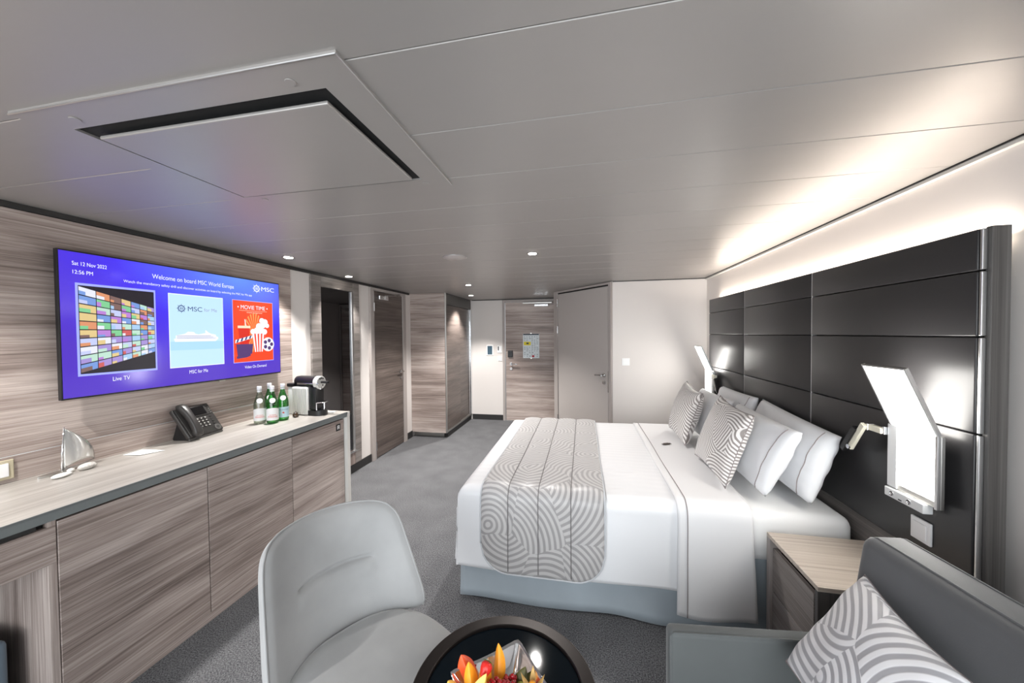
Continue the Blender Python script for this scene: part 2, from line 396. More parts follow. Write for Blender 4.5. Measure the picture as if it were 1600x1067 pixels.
# diagonal wall from (0.343,4.28) to (-0.38,5.13)
PA, PB = Vector((0.343, YB, 0)), Vector((-0.38, 5.13, 0))
dv = (PB - PA); DL = dv.length; dv.normalize(); nv = Vector((-dv.y, dv.x, 0))   # nv points away from the room if flipped
if nv.y < 0: nv = -nv
DM = Matrix(((dv.x, nv.x, 0, PA.x), (dv.y, nv.y, 0, PA.y), (0, 0, 1, 0), (0, 0, 0, 1)))
wd = struct('wall_diagonal', xf(B(0, DL, 0.0, 0.1, 0, ZC + 0.01), DM), 'wall_paint', 'slanting pale wall holding the grey door')
wp = struct('wall_passage', B(-0.38, -0.28, 5.12, YE + 0.1, 0, ZC + 0.01), 'wall_paint', 'right wall of the entrance passage')
we = struct('wall_entry', B(-2.6, -0.28, YE, YE + 0.1, 0, ZC + 0.01), 'wall_paint', 'pale end wall holding the entrance door')
# window wall behind the viewer
bm = nb()
bx(bm, -2.62, -2.25, YW - 0.1, YW, 0, ZC + 0.01); bx(bm, 1.15, 1.47, YW - 0.1, YW, 0, ZC + 0.01)
bx(bm, -2.25, 1.15, YW - 0.1, YW, 2.04, ZC + 0.01); bx(bm, -2.25, 1.15, YW - 0.1, YW, 0, 0.06)
struct('wall_front', bm, 'wall_paint', 'balcony wall with wide window')
wi = thing('window_1', 'wide balcony window', 'window', (-0.55, YW, 0.06)); wi['kind'] = 'structure'; del wi['category']
bm = nb()
for x0, x1 in ((-2.25, -2.19), (-0.60, -0.50), (1.09, 1.15)): bx(bm, x0, x1, YW - 0.08, YW - 0.02, 0.06, 2.04)
bx(bm, -2.25, 1.15, YW - 0.08, YW - 0.02, 0.06, 0.12); bx(bm, -2.25, 1.15, YW - 0.08, YW - 0.02, 1.98, 2.04)
obj('window_frame', bm, 'window_frame', wi, world=True)
for x0, x1 in ((-2.19, -0.60), (-0.50, 1.09)):
    obj('pane', B(x0, x1, YW - 0.052, YW - 0.046, 0.12, 1.98), 'pane_glass', wi, world=True)

# trims at the ceiling line and dark baseboards
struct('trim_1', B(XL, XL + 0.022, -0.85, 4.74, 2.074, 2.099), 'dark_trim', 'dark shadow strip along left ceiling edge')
struct('trim_2', B(XR - 0.018, XR, -0.85, YB, 2.082, 2.099), 'edge_light', 'pale strip along right ceiling edge')
struct('trim_3', B(XR - 0.024, XR - 0.0185, -0.85, YB, 2.0945, 2.1), 'dark_gap', 'thin dark joint along right ceiling edge')
struct('trim_4', B(0.343, XR - 0.024, YB - 0.012, YB, 2.092, 2.1), 'dark_trim', 'thin dark joint over wall beyond the bed')
struct('trim_5', B(-1.92, -0.38, YE - 0.012, YE, 2.088, 2.1), 'dark_trim', 'dark joint over the entrance wall')
struct('baseboard_left', B(XL, XL + 0.012, 2.63, 3.765, 0.0, 0.09), 'dark_trim', 'dark baseboard of left wall')
struct('baseboard_corner', B(XL, XL + 0.012, 4.615, 4.80, 0.0, 0.09), 'dark_trim', 'dark baseboard between door and wardrobe')
struct('baseboard_entry', B(-1.92, -1.362, YE - 0.012, YE, 0.0, 0.09), 'dark_trim', 'dark baseboard of entrance wall')
struct('baseboard_back', B(0.36, 1.34, YB - 0.012, YB, 0.0, 0.09), 'dark_trim', 'dark baseboard beyond the bed')

def lever(parent, mtx, mat='steel', key=True):
    """door handle: local x along lever, y out of the door, z up"""
    bm = nb(); cyl(bm, 0.026, 0, 0.009, ax='y'); cyl(bm, 0.009, 0.009, 0.045, ax='y', seg=12)
    tube(bm, [(0, 0.045, 0), (0.03, 0.048, 0), (0.115, 0.046, -0.004)], [0.010, 0.009, 0.008], 10)
    h = obj('door_handle', xf(bm, mtx), mat, parent, smooth=True, world=True, angle=0.7)
    if key:
        bm = nb(); cyl(bm, 0.024, 0, 0.009, o=(0, 0, -0.085), ax='y'); cyl(bm, 0.008, 0.009, 0.013, o=(0, 0, -0.085), ax='y', seg=10)
        obj('keyhole', xf(bm, mtx), mat, parent, smooth=True, world=True, angle=0.7)

# door in the left wall
d1 = thing('door_1', 'grey wood-grain bathroom door in left wall', 'door', (XL, 4.18, 0)); d1['kind'] = 'structure'; del d1['category']
bm = nb(); bx(bm, XL, XL + 0.03, 3.77, 3.835, 0, 2.07, bev=0.002); bx(bm, XL, XL + 0.03, 4.53, 4.61, 0, 2.07, bev=0.002); bx(bm, XL, XL + 0.03, 3.835, 4.53, 2.035, 2.07, bev=0.002)
obj('door_frame', bm, 'frame_paint', d1, world=True)
obj('door_leaf', B(XL, XL + 0.018, 3.84, 4.525, 0.012, 2.03, bev=0.002), 'wood_dark_y', d1, world=True)
obj('door_edge', B(XL + 0.018, XL + 0.024, 3.838, 3.85, 0.0, 2.03), 'aluminium', d1, world=True)
for z in (0.16, 1.84): obj('hinge', cyl(nb(), 0.008, z - 0.05, z + 0.05, o=(XL + 0.03, 3.842, 0), seg=10), 'steel', d1, smooth=True, world=True, angle=.7)
lever(d1, Matrix.Translation((XL + 0.018, 4.47, 1.0)) @ Matrix(((0, 1, 0, 0), (-1, 0, 0, 0), (0, 0, 1, 0), (0, 0, 0, 1))))
bm = nb(); bx(bm, XL + 0.018, XL + 0.07, 3.90, 4.10, 1.93, 1.985, bev=0.008); 
obj('door_closer', bm, 'chrome', d1, world=True)
obj('closer_arm', tube(nb(), [(XL + 0.045, 4.05, 1.99), (XL + 0.06, 4.25, 2.01), (XL + 0.035, 4.45, 2.045)], 0.006), 'steel', d1, smooth=True, world=True)

# tall mirror with wood surround
mi = thing('wall_mirror', 'tall wall mirror in wood surround left of bathroom door', 'mirror', (XL, 3.21, 0.09))
bm = nb()
obj('surround', bx(nb(), XL, XL + 0.02, 2.85, 2.975, 0.095, 2.072, bev=0.002), 'wood_stand', mi, world=True)
obj('surround', bx(nb(), XL, XL + 0.02, 3.455, 3.565, 0.095, 2.072, bev=0.002), 'wood_stand', mi, world=True)
obj('surround', bx(nb(), XL, XL + 0.02, 2.976, 3.454, 1.972, 2.072, bev=0.002), 'wood_stand', mi, world=True)
obj('surround', bx(nb(), XL, XL + 0.02, 2.976, 3.454, 0.095, 0.245, bev=0.002), 'wood_z', mi, world=True)
bm.free()
obj('mirror_glass', B(XL, XL + 0.010, 2.977, 3.42, 0.247, 1.970), 'mirror', mi, world=True)
obj('edge_strip', B(XL, XL + 0.026, 3.42, 3.452, 0.247, 1.970, bev=0.004), 'aluminium', mi, world=True)
obj('mirror_ledge', B(XL + 0.02, XL + 0.05, 2.98, 3.46, 0.238, 0.248), 'aluminium', mi, world=True)

# wardrobe
wa = thing('wardrobe', 'built-in grey wood wardrobe with sliding doors beside entrance', 'wardrobe', (-2.2, 5.4, 0))
obj('end_panel', B(XL, -1.945, 4.80, 4.822, 0.075, ZC, bev=0.002), 'wood_x', wa, world=True)
obj('corner_post', B(-1.944, -1.925, 4.80, 4.822, 0.075, ZC, bev=0.002), 'brushed', wa, world=True)
obj('carcass', B(XL, -1.965, 4.823, 5.99, 0.08, ZC), 'dark_gap', wa, world=True)
obj('plinth', B(XL + 0.02, -2.0, 4.87, 5.98, 0.0, 0.074), 'brushed', wa, world=True)
obj('side_plinth', B(-1.999, -1.94, 4.87, 5.98, 0.0, 0.074), 'dark_trim', wa, world=True)
obj('fascia', B(-1.964, -1.935, 4.823, 5.99, 1.935, ZC), 'fascia_dark', wa, world=True)
for y0, y1, x in ((4.826, 5.42, -1.936), (5.40, 5.93, -1.952)):
    d = obj('sliding_door', B(x - 0.012, x, y0, y1, 0.105, 1.93, bev=0.002), 'wood_dark_y', wa, world=True)
    if y1 > 5.9: obj('door_pull', B(x, x + 0.016, y1 - 0.045, y1 - 0.01, 0.105, 1.93, bev=0.003), 'chrome', d, world=True)
obj('bottom_rail', B(-1.964, -1.928, 4.823, 5.99, 0.078, 0.104, bev=0.002), 'brushed', wa, world=True)
obj('end_stile', B(-1.964, -1.925, 5.935, 5.99, 0.105, 1.934, bev=0.002), 'chrome', wa, world=True)

# entrance door
d2 = thing('door_2', 'grey wood-grain entrance door', 'door', (-0.87, YE, 0)); d2['kind'] = 'structure'; del d2['category']
bm = nb(); bx(bm, -1.36, -1.318, YE - 0.035, YE, 0, 2.085, bev=0.003); bx(bm, -0.425, -0.385, YE - 0.035, YE, 0, 2.085, bev=0.003); bx(bm, -1.318, -0.425, YE - 0.035, YE, 2.045, 2.085, bev=0.003)
obj('door_frame', bm, 'frame_paint', d2, world=True)
obj('door_leaf', B(-1.308, -0.43, YE - 0.018, YE, 0.012, 2.035, bev=0.002), 'wood_x', d2, world=True)
obj('door_edge', B(-1.317, -1.309, YE - 0.026, YE, 0.012, 2.035), 'aluminium', d2, world=True)
obj('card_lock', B(-1.268, -1.185, YE - 0.045, YE - 0.018, 1.10, 1.215, bev=0.006), 'black_plastic', d2, world=True)
lever(d2, Matrix.Translation((-1.215, YE - 0.018, 0.985)) @ Matrix(((1, 0, 0, 0), (0, -1, 0, 0), (0, 0, 1, 0), (0, 0, 0, 1))), 'chrome')
bm = nb(); bx(bm, -0.80, -0.56, YE - 0.09, YE - 0.03, 1.955, 2.0, bev=0.008)
dc = obj('door_closer', bm, 'chrome', d2, world=True)
obj('closer_arm', B(-1.0, -0.5, YE - 0.075, YE - 0.055, 2.008, 2.03, bev=0.004), 'brushed', dc, world=True)
obj('threshold', B(-1.318, -0.425, YE - 0.05, YE, 0, 0.012), 'aluminium', d2, world=True)
# evacuation notice on the entrance door
no = thing('evacuation_notice', 'printed safety notice with yellow block hanging on entrance door', 'notice', (-0.865, YE - 0.02, 1.08))
obj('notice_sheet', B(-1.005, -0.725, YE - 0.024, YE - 0.0195, 1.085, 1.50, bev=0.001), 'sheet_print', no, world=True)
obj('header_bar', B(-1.0, -0.73, YE - 0.0255, YE - 0.024, 1.478, 1.498), 'print_dark', no, world=True)
obj('yellow_block', B(-0.99, -0.87, YE - 0.0252, YE - 0.024, 1.305, 1.365), 'print_yellow', no, world=True)
obj('yellow_mark', B(-0.945, -0.905, YE - 0.0258, YE - 0.0252, 1.325, 1.35), 'print_dark', no, world=True)
obj('red_block', B(-0.85, -0.81, YE - 0.0252, YE - 0.024, 1.10, 1.135), 'print_red', no, world=True)
bm = nb()
for rr in range(12):
    z = 1.455 - rr * 0.03
    for cc in range(6):
        x = -0.985 + cc * 0.043
        if 1.29 < z < 1.37 and x < -0.86: continue
        if z < 1.14 and -0.87 < x < -0.80: continue
        if random.random() < 0.8: bx(bm, x, x + 0.012 + random.random() * 0.02, YE - 0.0247, YE - 0.024, z - 0.012, z)
obj('print_lines', bm, 'print_grey', no, world=True)['kind'] = 'stuff'
for z in (1.505, 1.082): obj('clip', B(-0.878, -0.852, YE - 0.028, YE - 0.019, z - 0.010, z + 0.012, bev=0.003), 'brushed', no, world=True)

# grey door in the diagonal wall
d3 = thing('door_3', 'plain grey connecting door in the diagonal wall', 'door', (0, 4.7, 0)); d3['kind'] = 'structure'; del d3['category']
def dobj(name, bm, mat, parent=d3, **k): return obj(name, xf(bm, DM), mat, parent, world=True, **k)
bm = nb(); bx(bm, 0.004, 0.045, -0.03, 0, 0, 2.095, bev=0.003); bx(bm, DL - 0.075, DL + 0.01, -0.03, 0, 0, 2.095, bev=0.003); bx(bm, 0.045, DL - 0.075, -0.03, 0, 2.07, 2.095, bev=0.003)
dobj('door_frame', bm, 'frame_paint')
dobj('gasket', B(0.045, DL - 0.075, -0.012, 0, 0.01, 2.069), 'dark_gap')
dobj('door_leaf', B(0.056, DL - 0.083, -0.022, -0.0125, 0.012, 2.052, bev=0.002), 'door_paint')
for z in (0.3, 1.55, 1.93): dobj('hinge', cyl(nb(), 0.009, z - 0.05, z + 0.05, o=(DL - 0.079, -0.03, 0), seg=10), 'steel', smooth=True, angle=.7)
dobj('strike_plate', B(0.040, 0.05, -0.034, -0.028, 0.80, 1.05), 'steel')
lever(d3, DM @ Matrix.Translation((0.12, -0.022, 0.995)) @ Matrix(((1, 0, 0, 0), (0, -1, 0, 0), (0, 0, 1, 0), (0, 0, 0, 1))))

# switches on the walls
def plate(name, label, cat, mtx, w_, h_, mat='white_plastic', rocker=True, extra=None):
    t = thing(name, label, cat, mtx.translation)
    obj('cover_plate', xf(B(-w_ / 2, w_ / 2, -0.009, 0, -h_ / 2, h_ / 2, bev=0.003), mtx), mat, t, world=True)
    if rocker: obj('rocker', xf(B(-w_ * 0.34, w_ * 0.34, -0.013, -0.009, -h_ * 0.34, h_ * 0.34, bev=0.002), mtx), 'white_plastic', t, world=True)
    if extra: extra(t, mtx)
    return t
TM = Matrix.Translation
plate('light_switch', 'white square light switch on pale wall beyond the bed', 'switch', TM((0.487, YB, 1.165)), 0.085, 0.085)
plate('light_switch', 'small white switch under card slot by entrance door', 'switch', TM((-1.415, YE, 1.075)), 0.075, 0.085)
plate('card_slot', 'white key card slot with black opening by entrance door', 'card slot', TM((-1.420, YE, 1.235)), 0.08, 0.12, rocker=False,
      extra=lambda t, m_: obj('slot', xf(B(-0.03, -0.012, -0.012, -0.009, -0.02, 0.052), m_), 'black_plastic', t, world=True))
plate('control_tablet', 'wall tablet with dark blue screen beside entrance door', 'tablet', TM((-1.595, YE, 1.22)), 0.12, 0.185, rocker=False,
      extra=lambda t, m_: obj('tablet_display', xf(B(-0.043, 0.043, -0.011, -0.009, -0.075, 0.075), m_), 'tablet_screen', t, world=True))
RX = Matrix(((0, 1, 0, 0), (-1, 0, 0, 0), (0, 0, 1, 0), (0, 0, 0, 1)))     # plate facing -X
LX = Matrix(((0, -1, 0, 0), (1, 0, 0, 0), (0, 0, 1, 0), (0, 0, 0, 1)))     # plate facing +X
plate('wall_socket', 'beige socket plate on wood wall above desk', 'socket', TM((XL + 0.014, 1.035, 0.93)) @ LX, 0.10, 0.085, mat='gold_plate')

# ------------------------------------------------------------------ ceiling fittings
ac = thing('ceiling_hatch', 'large grey rectangular ceiling hatch with dropped centre plate', 'ceiling hatch', (-1.0, 1.0, ZC))
bm = nb(); x0, x1, y0, y1 = -1.487, -0.506, 0.670, 1.343; a0, a1, b0, b1 = -1.415, -0.60, 0.757, 1.272
for q in ((x0, x1, y0, b0), (x0, x1, b1, y1), (x0, a0, b0, b1), (a1, x1, b0, b1)): bx(bm, q[0], q[1], q[2], q[3], ZC - 0.008, ZC)
bmesh.ops.remove_doubles(bm, verts=bm.verts[:], dist=1e-5)
obj('hatch_frame', bm, 'ceiling_metal', ac, world=True)
obj('edge_bead', tube(nb(), [(x0, y0, ZC - 0.008), (x1, y0, ZC - 0.008)], 0.0022, 6), 'aluminium', ac, world=True)
obj('edge_bead', tube(nb(), [(x1, y0, ZC - 0.008), (x1, y1, ZC - 0.008)], 0.0016, 6), 'aluminium', ac, world=True)
obj('recess', B(a0, a1, b0, b1, ZC - 0.001, ZC), 'dark_gap', ac, world=True)
obj('centre_plate', B(-1.378, -0.622, 0.790, 1.240, ZC - 0.022, ZC - 0.012, bev=0.003), 'ceiling_metal', ac, world=True)
obj('plate_hanger', B(-1.2, -0.8, 0.9, 1.1, ZC - 0.013, ZC - 0.001), 'dark_gap', ac, world=True)
for px, py in ((-0.665, 0.722), (-1.345, 0.722), (-0.60, 1.308), (-1.345, 1.308)):
    obj('screw_cap', cyl(nb(), 0.0125, ZC - 0.0105, ZC - 0.008, o=(px, py, 0), bev=0.001), 'ceiling_metal', ac, world=True)

def downlight(x, y, label, power, size=70, r=0.038, glow=True):
    t = thing('ceiling_downlight', label, 'downlight', (x, y, ZC), group='recessed ceiling downlights')
    obj('bezel', lathe(nb(), [(r * 0.80, -0.002), (r, -0.003), (r * 1.18, -0.001), (r * 1.18, 0.0)], 28), 'steel', t, smooth=True)
    obj('light_lens', cyl(nb(), r * 0.8, -0.0045, -0.002), 'downlight_glow', t)
    l = bpy.data.lights.new('spot', 'SPOT'); l.energy = power; l.spot_size = math.radians(size); l.spot_blend = 0.6; l.shadow_soft_size = 0.03; l.color = (1, 0.97, 0.935)
    o = bpy.data.objects.new('downlight_lamp', l); COL.objects.link(o); o.parent = t; o.location = (0, 0, -0.02)
    return t
downlight(-2.20, 2.33, 'round ceiling downlight above bottles, nearest the television', 60, 100)
downlight(-2.33, 3.22, 'round ceiling downlight in front of tall mirror', 50, 100)
downlight(-0.366, 2.64, 'round ceiling downlight above the foot of the bed', 42, 110)
downlight(-1.36, 4.13, 'round ceiling downlight in passage, level with bathroom door', 95, 120)
downlight(-1.69, 5.25, 'round ceiling downlight before wardrobe sliding doors', 75, 100)
downlight(-2.16, 0.55, 'round ceiling downlight above desk end', 48, 110)
sd = thing('smoke_detector', 'round grey smoke detector on ceiling above passage', 'smoke detector', (-0.972, 2.63, ZC))
obj('detector_body', lathe(nb(), [(0.02, -0.022), (0.055, -0.018), (0.085, -0.005), (0.088, 0)], 32), 'frame_paint', sd, smooth=True, angle=.6)
obj('detector_ring', lathe(nb(), [(0.092, -0.003), (0.096, 0.0)], 32), 'aluminium', sd, smooth=True)

# ================================================================== SIDEBOARD AND DESK
DX = -1.93
sb = thing('sideboard', 'long low grey wood sideboard under the television', 'sideboard', (-2.2, 1.75, 0))
obj('carcass', B(-2.448, DX - 0.022, 0.955, 2.575, 0.05, 0.826), 'dark_gap', sb, world=True)
for y0, y1 in ((0.950, 1.489), (1.493, 2.038), (2.042, 2.566)):
    d = obj('door', B(DX - 0.02, DX, y0, y1, 0.048, 0.816, bev=0.0015, seg=1), 'wood_y', sb, world=True)
    if y1 > 2.5:
        obj('badge', B(DX, DX + 0.002, 2.475, 2.525, 0.735, 0.790, bev=0.0006, seg=1), 'black_plastic', d, world=True)
        bm = nb(); bx(bm, DX + 0.002, DX + 0.0028, 2.488, 2.512, 0.772, 0.778); bx(bm, DX + 0.002, DX + 0.0028, 2.488, 2.494, 0.748, 0.772); bx(bm, DX + 0.002, DX + 0.0028, 2.506, 2.512, 0.748, 0.772); bx(bm, DX + 0.002, DX + 0.0028, 2.494, 2.506, 0.757, 0.763)
        obj('badge_mark', bm, 'white_plastic', d, world=True)
obj('plinth', B(-2.448, DX - 0.004, 0.950, 2.57, 0.0, 0.045), 'wood_y', sb, world=True)
obj('shadow_gap', B(-2.448, DX - 0.012, 0.955, 2.575, 0.8265, 0.8285), 'dark_gap', sb, world=True)
bm = nb(); prism(bm, [(DX - 0.02, 2.570, 0.0), (DX + 0.022, 2.580, 0.0), (DX + 0.022, 2.615, 0.0), (-2.448, 2.615, 0.0), (-2.448, 2.576, 0.0), (DX - 0.02, 2.576, 0)], (0, 0, 0.829))
obj('end_panel', bm, 'edge_light', sb, world=True)
# desk end of the same run
dk = thing('desk', 'desk end of the run with grey wood drawer over dark knee space', 'desk', (-2.2, 0.5, 0.0))
obj('side_panel', B(-2.448, DX - 0.002, 0.925, 0.947, 0.0, 0.826), 'wood_z', dk, world=True)
obj('drawer_front', B(DX - 0.02, DX, -0.25, 0.946, 0.664, 0.804, bev=0.0015, seg=1), 'wood_y', dk, world=True)
obj('drawer_box', B(-2.44, DX - 0.0205, -0.24, 0.922, 0.69, 0.82), 'dark_gap', dk, world=True)
obj('finger_rail', B(DX - 0.02, DX - 0.006, -0.25, 0.90, 0.806, 0.826), 'dark_trim', dk, world=True)
wt = thing('worktop', 'pale wood-grain worktop with dark grey front edge', 'worktop', (-2.2, 1.2, 0.828))
bm = nb(); bx(bm, -2.460, DX + 0.018, -0.3, 2.614, 0.830, 0.870)
obj('top_board', bm, 'wood_top', wt, world=True)
bm = nb(); prism(bm, [(DX + 0.0185, -0.3, 0.870), (DX + 0.024, -0.3, 0.870), (DX + 0.004, -0.3, 0.830), (DX - 0.002, -0.3, 0.829), (DX + 0.0185, -0.3, 0.8295)], (0, 2.885, 0))
obj('front_edge', bm, 'edge_grey', wt, world=True)
bm = nb(); prism(bm, [(DX + 0.0185, 2.5855, 0.830), (DX + 0.0235, 2.5855, 0.830), (DX + 0.0235, 2.615, 0.8695), (DX + 0.0185, 2.615, 0.8695)], (0, 0.0001, 0)); bm.free()
bm = nb(); bx(bm, DX + 0.0185, DX + 0.0235, 2.5855, 2.615, 0.830, 0.870); obj('corner_cap', bm, 'edge_light', wt, world=True)
ot = thing('ottoman', 'blue-grey fabric ottoman tucked under desk', 'ottoman', (-2.2, 0.65, 0))
obj('ottoman_seat', B(-2.38, -2.03, 0.42, 0.872, 0.05, 0.42, bev=0.02, seg=3), 'ottoman_fabric', ot, smooth=True, world=True, angle=.6)
for x in (-2.34, -2.07):
    for y in (0.46, 0.83): obj('foot', cyl(nb(), 0.015, 0, 0.052, o=(x, y, 0), seg=12), 'dark_trim', ot, world=True)
ZT = 0.870

# ================================================================== TELEVISION
TY, TZ, TW, TH, TX = 1.198, 1.204, 1.245, 0.717, -2.400
tv = thing('television', 'wide wall television showing blue welcome menu', 'television', (-2.43, 1.82, 1.204))
obj('tv_housing', B(-2.424, TX - 0.0012, TY + 0.012, TY + TW, TZ, TZ + TH, bev=0.003), 'black_plastic', tv, world=True)
obj('wall_bracket', B(-2.4625, -2.4242, 1.55, 2.1, 1.35, 1.75), 'dark_trim', tv, world=True)
obj('status_light', B(-2.42, TX + 0.002, 1.945, 1.985, TZ - 0.007, TZ), 'brushed', tv, world=True)
def sp3(u, v, k=0): return (TX + k * 0.0006, TY + TW * u, TZ + TH * v)
bm = nb(); uvl = bm.loops.layers.uv.new('UVMap')
f = bm.faces.new([bm.verts.new(sp3(u, v)) for u, v in ((0.014, 0.012), (0.995, 0.012), (0.995, 0.99), (0.014, 0.99))])
for lp, q in zip(f.loops, ((0, 0), (1, 0), (1, 1), (0, 1))): lp[uvl].uv = q
scr = obj('screen', bm, 'screen_blue', tv, world=True)
def tpoly(name, pts, k, mat, bm=None):
    own = bm is None; bm = bm or nb()
    bm.faces.new([bm.verts.new(sp3(u, v, k)) for u, v in pts])
    return obj(name, bm, mat, scr, world=True) if own else None
def trect(name, u0, u1, v0, v1, k, mat, bm=None): return tpoly(name, [(u0, v0), (u1, v0), (u1, v1), (u0, v1)], k, mat, bm)
def ttext(name, s, u, v, h, width, mat, k=3, align='LEFT'):
    """baseline-left at u,v; cap height about h (fraction of screen height); squeezed to width (fraction of width)"""
    me = text_mesh(s, h * TH / 0.70)
    xs = [vv.co.x for vv in me.vertices]; wd_ = max(xs) - min(xs); x0 = min(xs)
    sc_ = width * TW / wd_
    for vv in me.vertices: vv.co = Vector(sp3(u, v, k)) + Vector((0, (vv.co.x - x0) * sc_, vv.co.y))
    o = me_obj(name, me, mat, scr); o.matrix_parent_inverse = rootmat(scr).inverted(); return o
ttext('date_text', 'Sat 12 Nov 2022', 0.049, 0.903, 0.026, 0.102, 'px_white')
ttext('time_text', '12:56 PM', 0.050, 0.845, 0.026, 0.058, 'px_white')
ttext('welcome_text', 'Welcome on board MSC World Europa', 0.308, 0.880, 0.036, 0.386, 'px_white')
ttext('notice_text', 'Watch the mandatory safety drill and discover activities on board by selecting the MSC for Me app', 0.204, 0.824, 0.020, 0.60, 'px_white')
ttext('menu_text', 'Live TV', 0.159, 0.098, 0.030, 0.057, 'px_white')
ttext('menu_text', 'MSC for Me', 0.453, 0.094, 0.030, 0.089, 'px_white')
ttext('menu_text', 'Video On Demand', 0.748, 0.088, 0.028, 0.143, 'px_white')
ttext('logo_text', 'MSC', 0.868, 0.893, 0.044, 0.09, 'px_white')
def compass(name, cu, cv, r, mat, ground, k=3):
    bm = nb(); asp = TW / TH
    def P(a, rr): return (cu + rr * math.cos(a) / asp, cv + rr * math.sin(a))
    for i in range(16):
        a = 2 * PI * i / 16; R_ = r if i % 2 == 0 else r * 0.8
        tpoly('', [P(a - 0.15, r * 0.55), P(a, R_), P(a + 0.15, r * 0.55)], k, None, bm)
    n_ = 32
    for i in range(n_):
        a, b_ = 2 * PI * i / n_, 2 * PI * (i + 1) / n_
        tpoly('', [P(a, r * 0.48), P(a, r * 0.62), P(b_, r * 0.62), P(b_, r * 0.48)], k, None, bm)
    for i in range(4):      # little m-shaped bars inside the ring
        du = (i - 1.5) * r * 0.16
        trect('', cu + (du - r * 0.04) / asp, cu + (du + r * 0.04) / asp, cv - r * 0.26, cv + r * 0.26, k, None, bm)
    obj(name, bm, mat, scr, world=True)
compass('compass_logo', 0.836, 0.911, 0.052, 'px_white', None)
# menu picture 1: a wall of little screens
trect('picture_frame', 0.0555, 0.3185, 0.150, 0.786, 1, 'px_frame')
trect('picture_ground', 0.063, 0.312, 0.165, 0.770, 2, 'px_black')
bm = nb(); me_slots = []
U = [0.0635, 0.115, 0.158, 0.194, 0.227, 0.258, 0.285, 0.3118]
tl = lambda u: 0.767 + (u - 0.064) / 0.248 * (0.642 - 0.767)
bl = lambda u: 0.170 + (u - 0.064) / 0.248 * (0.298 - 0.170)
rnd = random.Random(3); order = []
for c in range(7):
    g = 0.0012; ua, ub = U[c] + g, U[c + 1] - g
    for r_ in range(10):
        def vv_(u, t): return tl(u) + (bl(u) - tl(u)) * t
        t0, t1 = (r_ + 0.06) / 10, (r_ + 0.94) / 10
        um, tm = ua + (ub - ua) * (0.3 + 0.4 * rnd.random()), t0 + (t1 - t0) * (0.3 + 0.4 * rnd.random())
        for (p0, p1, q0, q1) in ((ua, um, t0, tm), (um, ub, t0, tm), (ua, um, tm, t1), (um, ub, tm, t1)):
            tpoly('', [(p0, vv_(p0, q1)), (p1, vv_(p1, q1)), (p1, vv_(p1, q0)), (p0, vv_(p0, q0))], 3, None, bm)
        base = rnd.choice([0, 1, 5, 9, 10, 11] if r_ > 5 else range(12))
        order.append([base, base, rnd.choice(range(12)), base])
for f, m_ in zip(bm.faces, [x for q in order for x in q]): f.material_index = m_
ob = obj('picture_tiles', bm, 'tile_0', scr, world=True)
for i in range(1, 12): ob.data.materials.append(MATS['tile_%d' % i])
# menu picture 2: white ship on a pale sea
trect('picture_frame', 0.3695, 0.6300, 0.153, 0.777, 1, 'px_white')
trect('picture_ground', 0.372, 0.6275, 0.159, 0.771, 2, 'px_pale')
trect('sea_band', 0.372, 0.6275, 0.300, 0.374, 3, 'px_sea')
compass('compass_mark', 0.424, 0.655, 0.042, 'px_navy', None, 4)
ttext('picture_text', 'MSC', 0.453, 0.636, 0.040, 0.068, 'px_navy', 4)
ttext('picture_text', 'for Me', 0.530, 0.640, 0.030, 0.066, 'px_grey', 4)
tpoly('ship_hull', [(0.392, 0.372), (0.585, 0.372), (0.600, 0.395), (0.598, 0.412), (0.388, 0.398)], 4, 'px_white')
tpoly('ship_decks', [(0.395, 0.400), (0.59, 0.412), (0.585, 0.432), (0.562, 0.440), (0.548, 0.452), (0.536, 0.472), (0.532, 0.468), (0.534, 0.447), (0.50, 0.434), (0.485, 0.440), (0.478, 0.455), (0.45, 0.458), (0.437, 0.440), (0.41, 0.430), (0.396, 0.425)], 5, 'px_white')
bm = nb()
for i in range(3): trect('', 0.400, 0.585 - i * 0.012, 0.398 + i * 0.011, 0.402 + i * 0.011, 6, None, bm)
obj('ship_window_rows', bm, 'px_grey', scr, world=True)
# menu picture 3: film poster
trect('picture_frame', 0.682, 0.946, 0.149, 0.777, 1, 'px_frame')
trect('picture_ground', 0.685, 0.943, 0.155, 0.771, 2, 'px_red')
ttext('poster_title', '• MOVIE TIME •', 0.712, 0.688, 0.040, 0.196, 'px_white', 4)
ttext('poster_line', 'cinema background', 0.768, 0.650, 0.016, 0.10, 'px_cream', 4)
trect('poster_rule', 0.722, 0.903, 0.672, 0.675, 4, 'px_cream')
bm = nb()
for i in range(24):
    a, b_ = 2 * PI * i / 24, 2 * PI * (i + 0.55) / 24
    tpoly('', [(0.815, 0.45), (0.815 + 0.115 * math.cos(a) * 0.62, 0.45 + 0.20 * math.sin(a)), (0.815 + 0.115 * math.cos(b_) * 0.62, 0.45 + 0.20 * math.sin(b_))], 3, None, bm)
obj('poster_rays', bm, 'px_orange', scr, world=True)
tpoly('soda_cup', [(0.722, 0.33), (0.778, 0.33), (0.785, 0.50), (0.713, 0.50)], 4, 'px_crimson')
trect('cup_lid', 0.710, 0.788, 0.495, 0.520, 5, 'px_cream'); tpoly('straw', [(0.757, 0.52), (0.762, 0.52), (0.757, 0.585), (0.752, 0.585)], 5, 'px_white')
tpoly('popcorn_bucket', [(0.815, 0.25), (0.873, 0.25), (0.890, 0.445), (0.800, 0.445)], 6, 'px_white')
bm = nb()
for i in range(4):
    a = 0.12 + i * 0.25
    tpoly('', [(0.815 + 0.058 * a, 0.25), (0.815 + 0.058 * (a + 0.12), 0.25), (0.800 + 0.09 * (a + 0.12), 0.445), (0.800 + 0.09 * a, 0.445)], 7, None, bm)
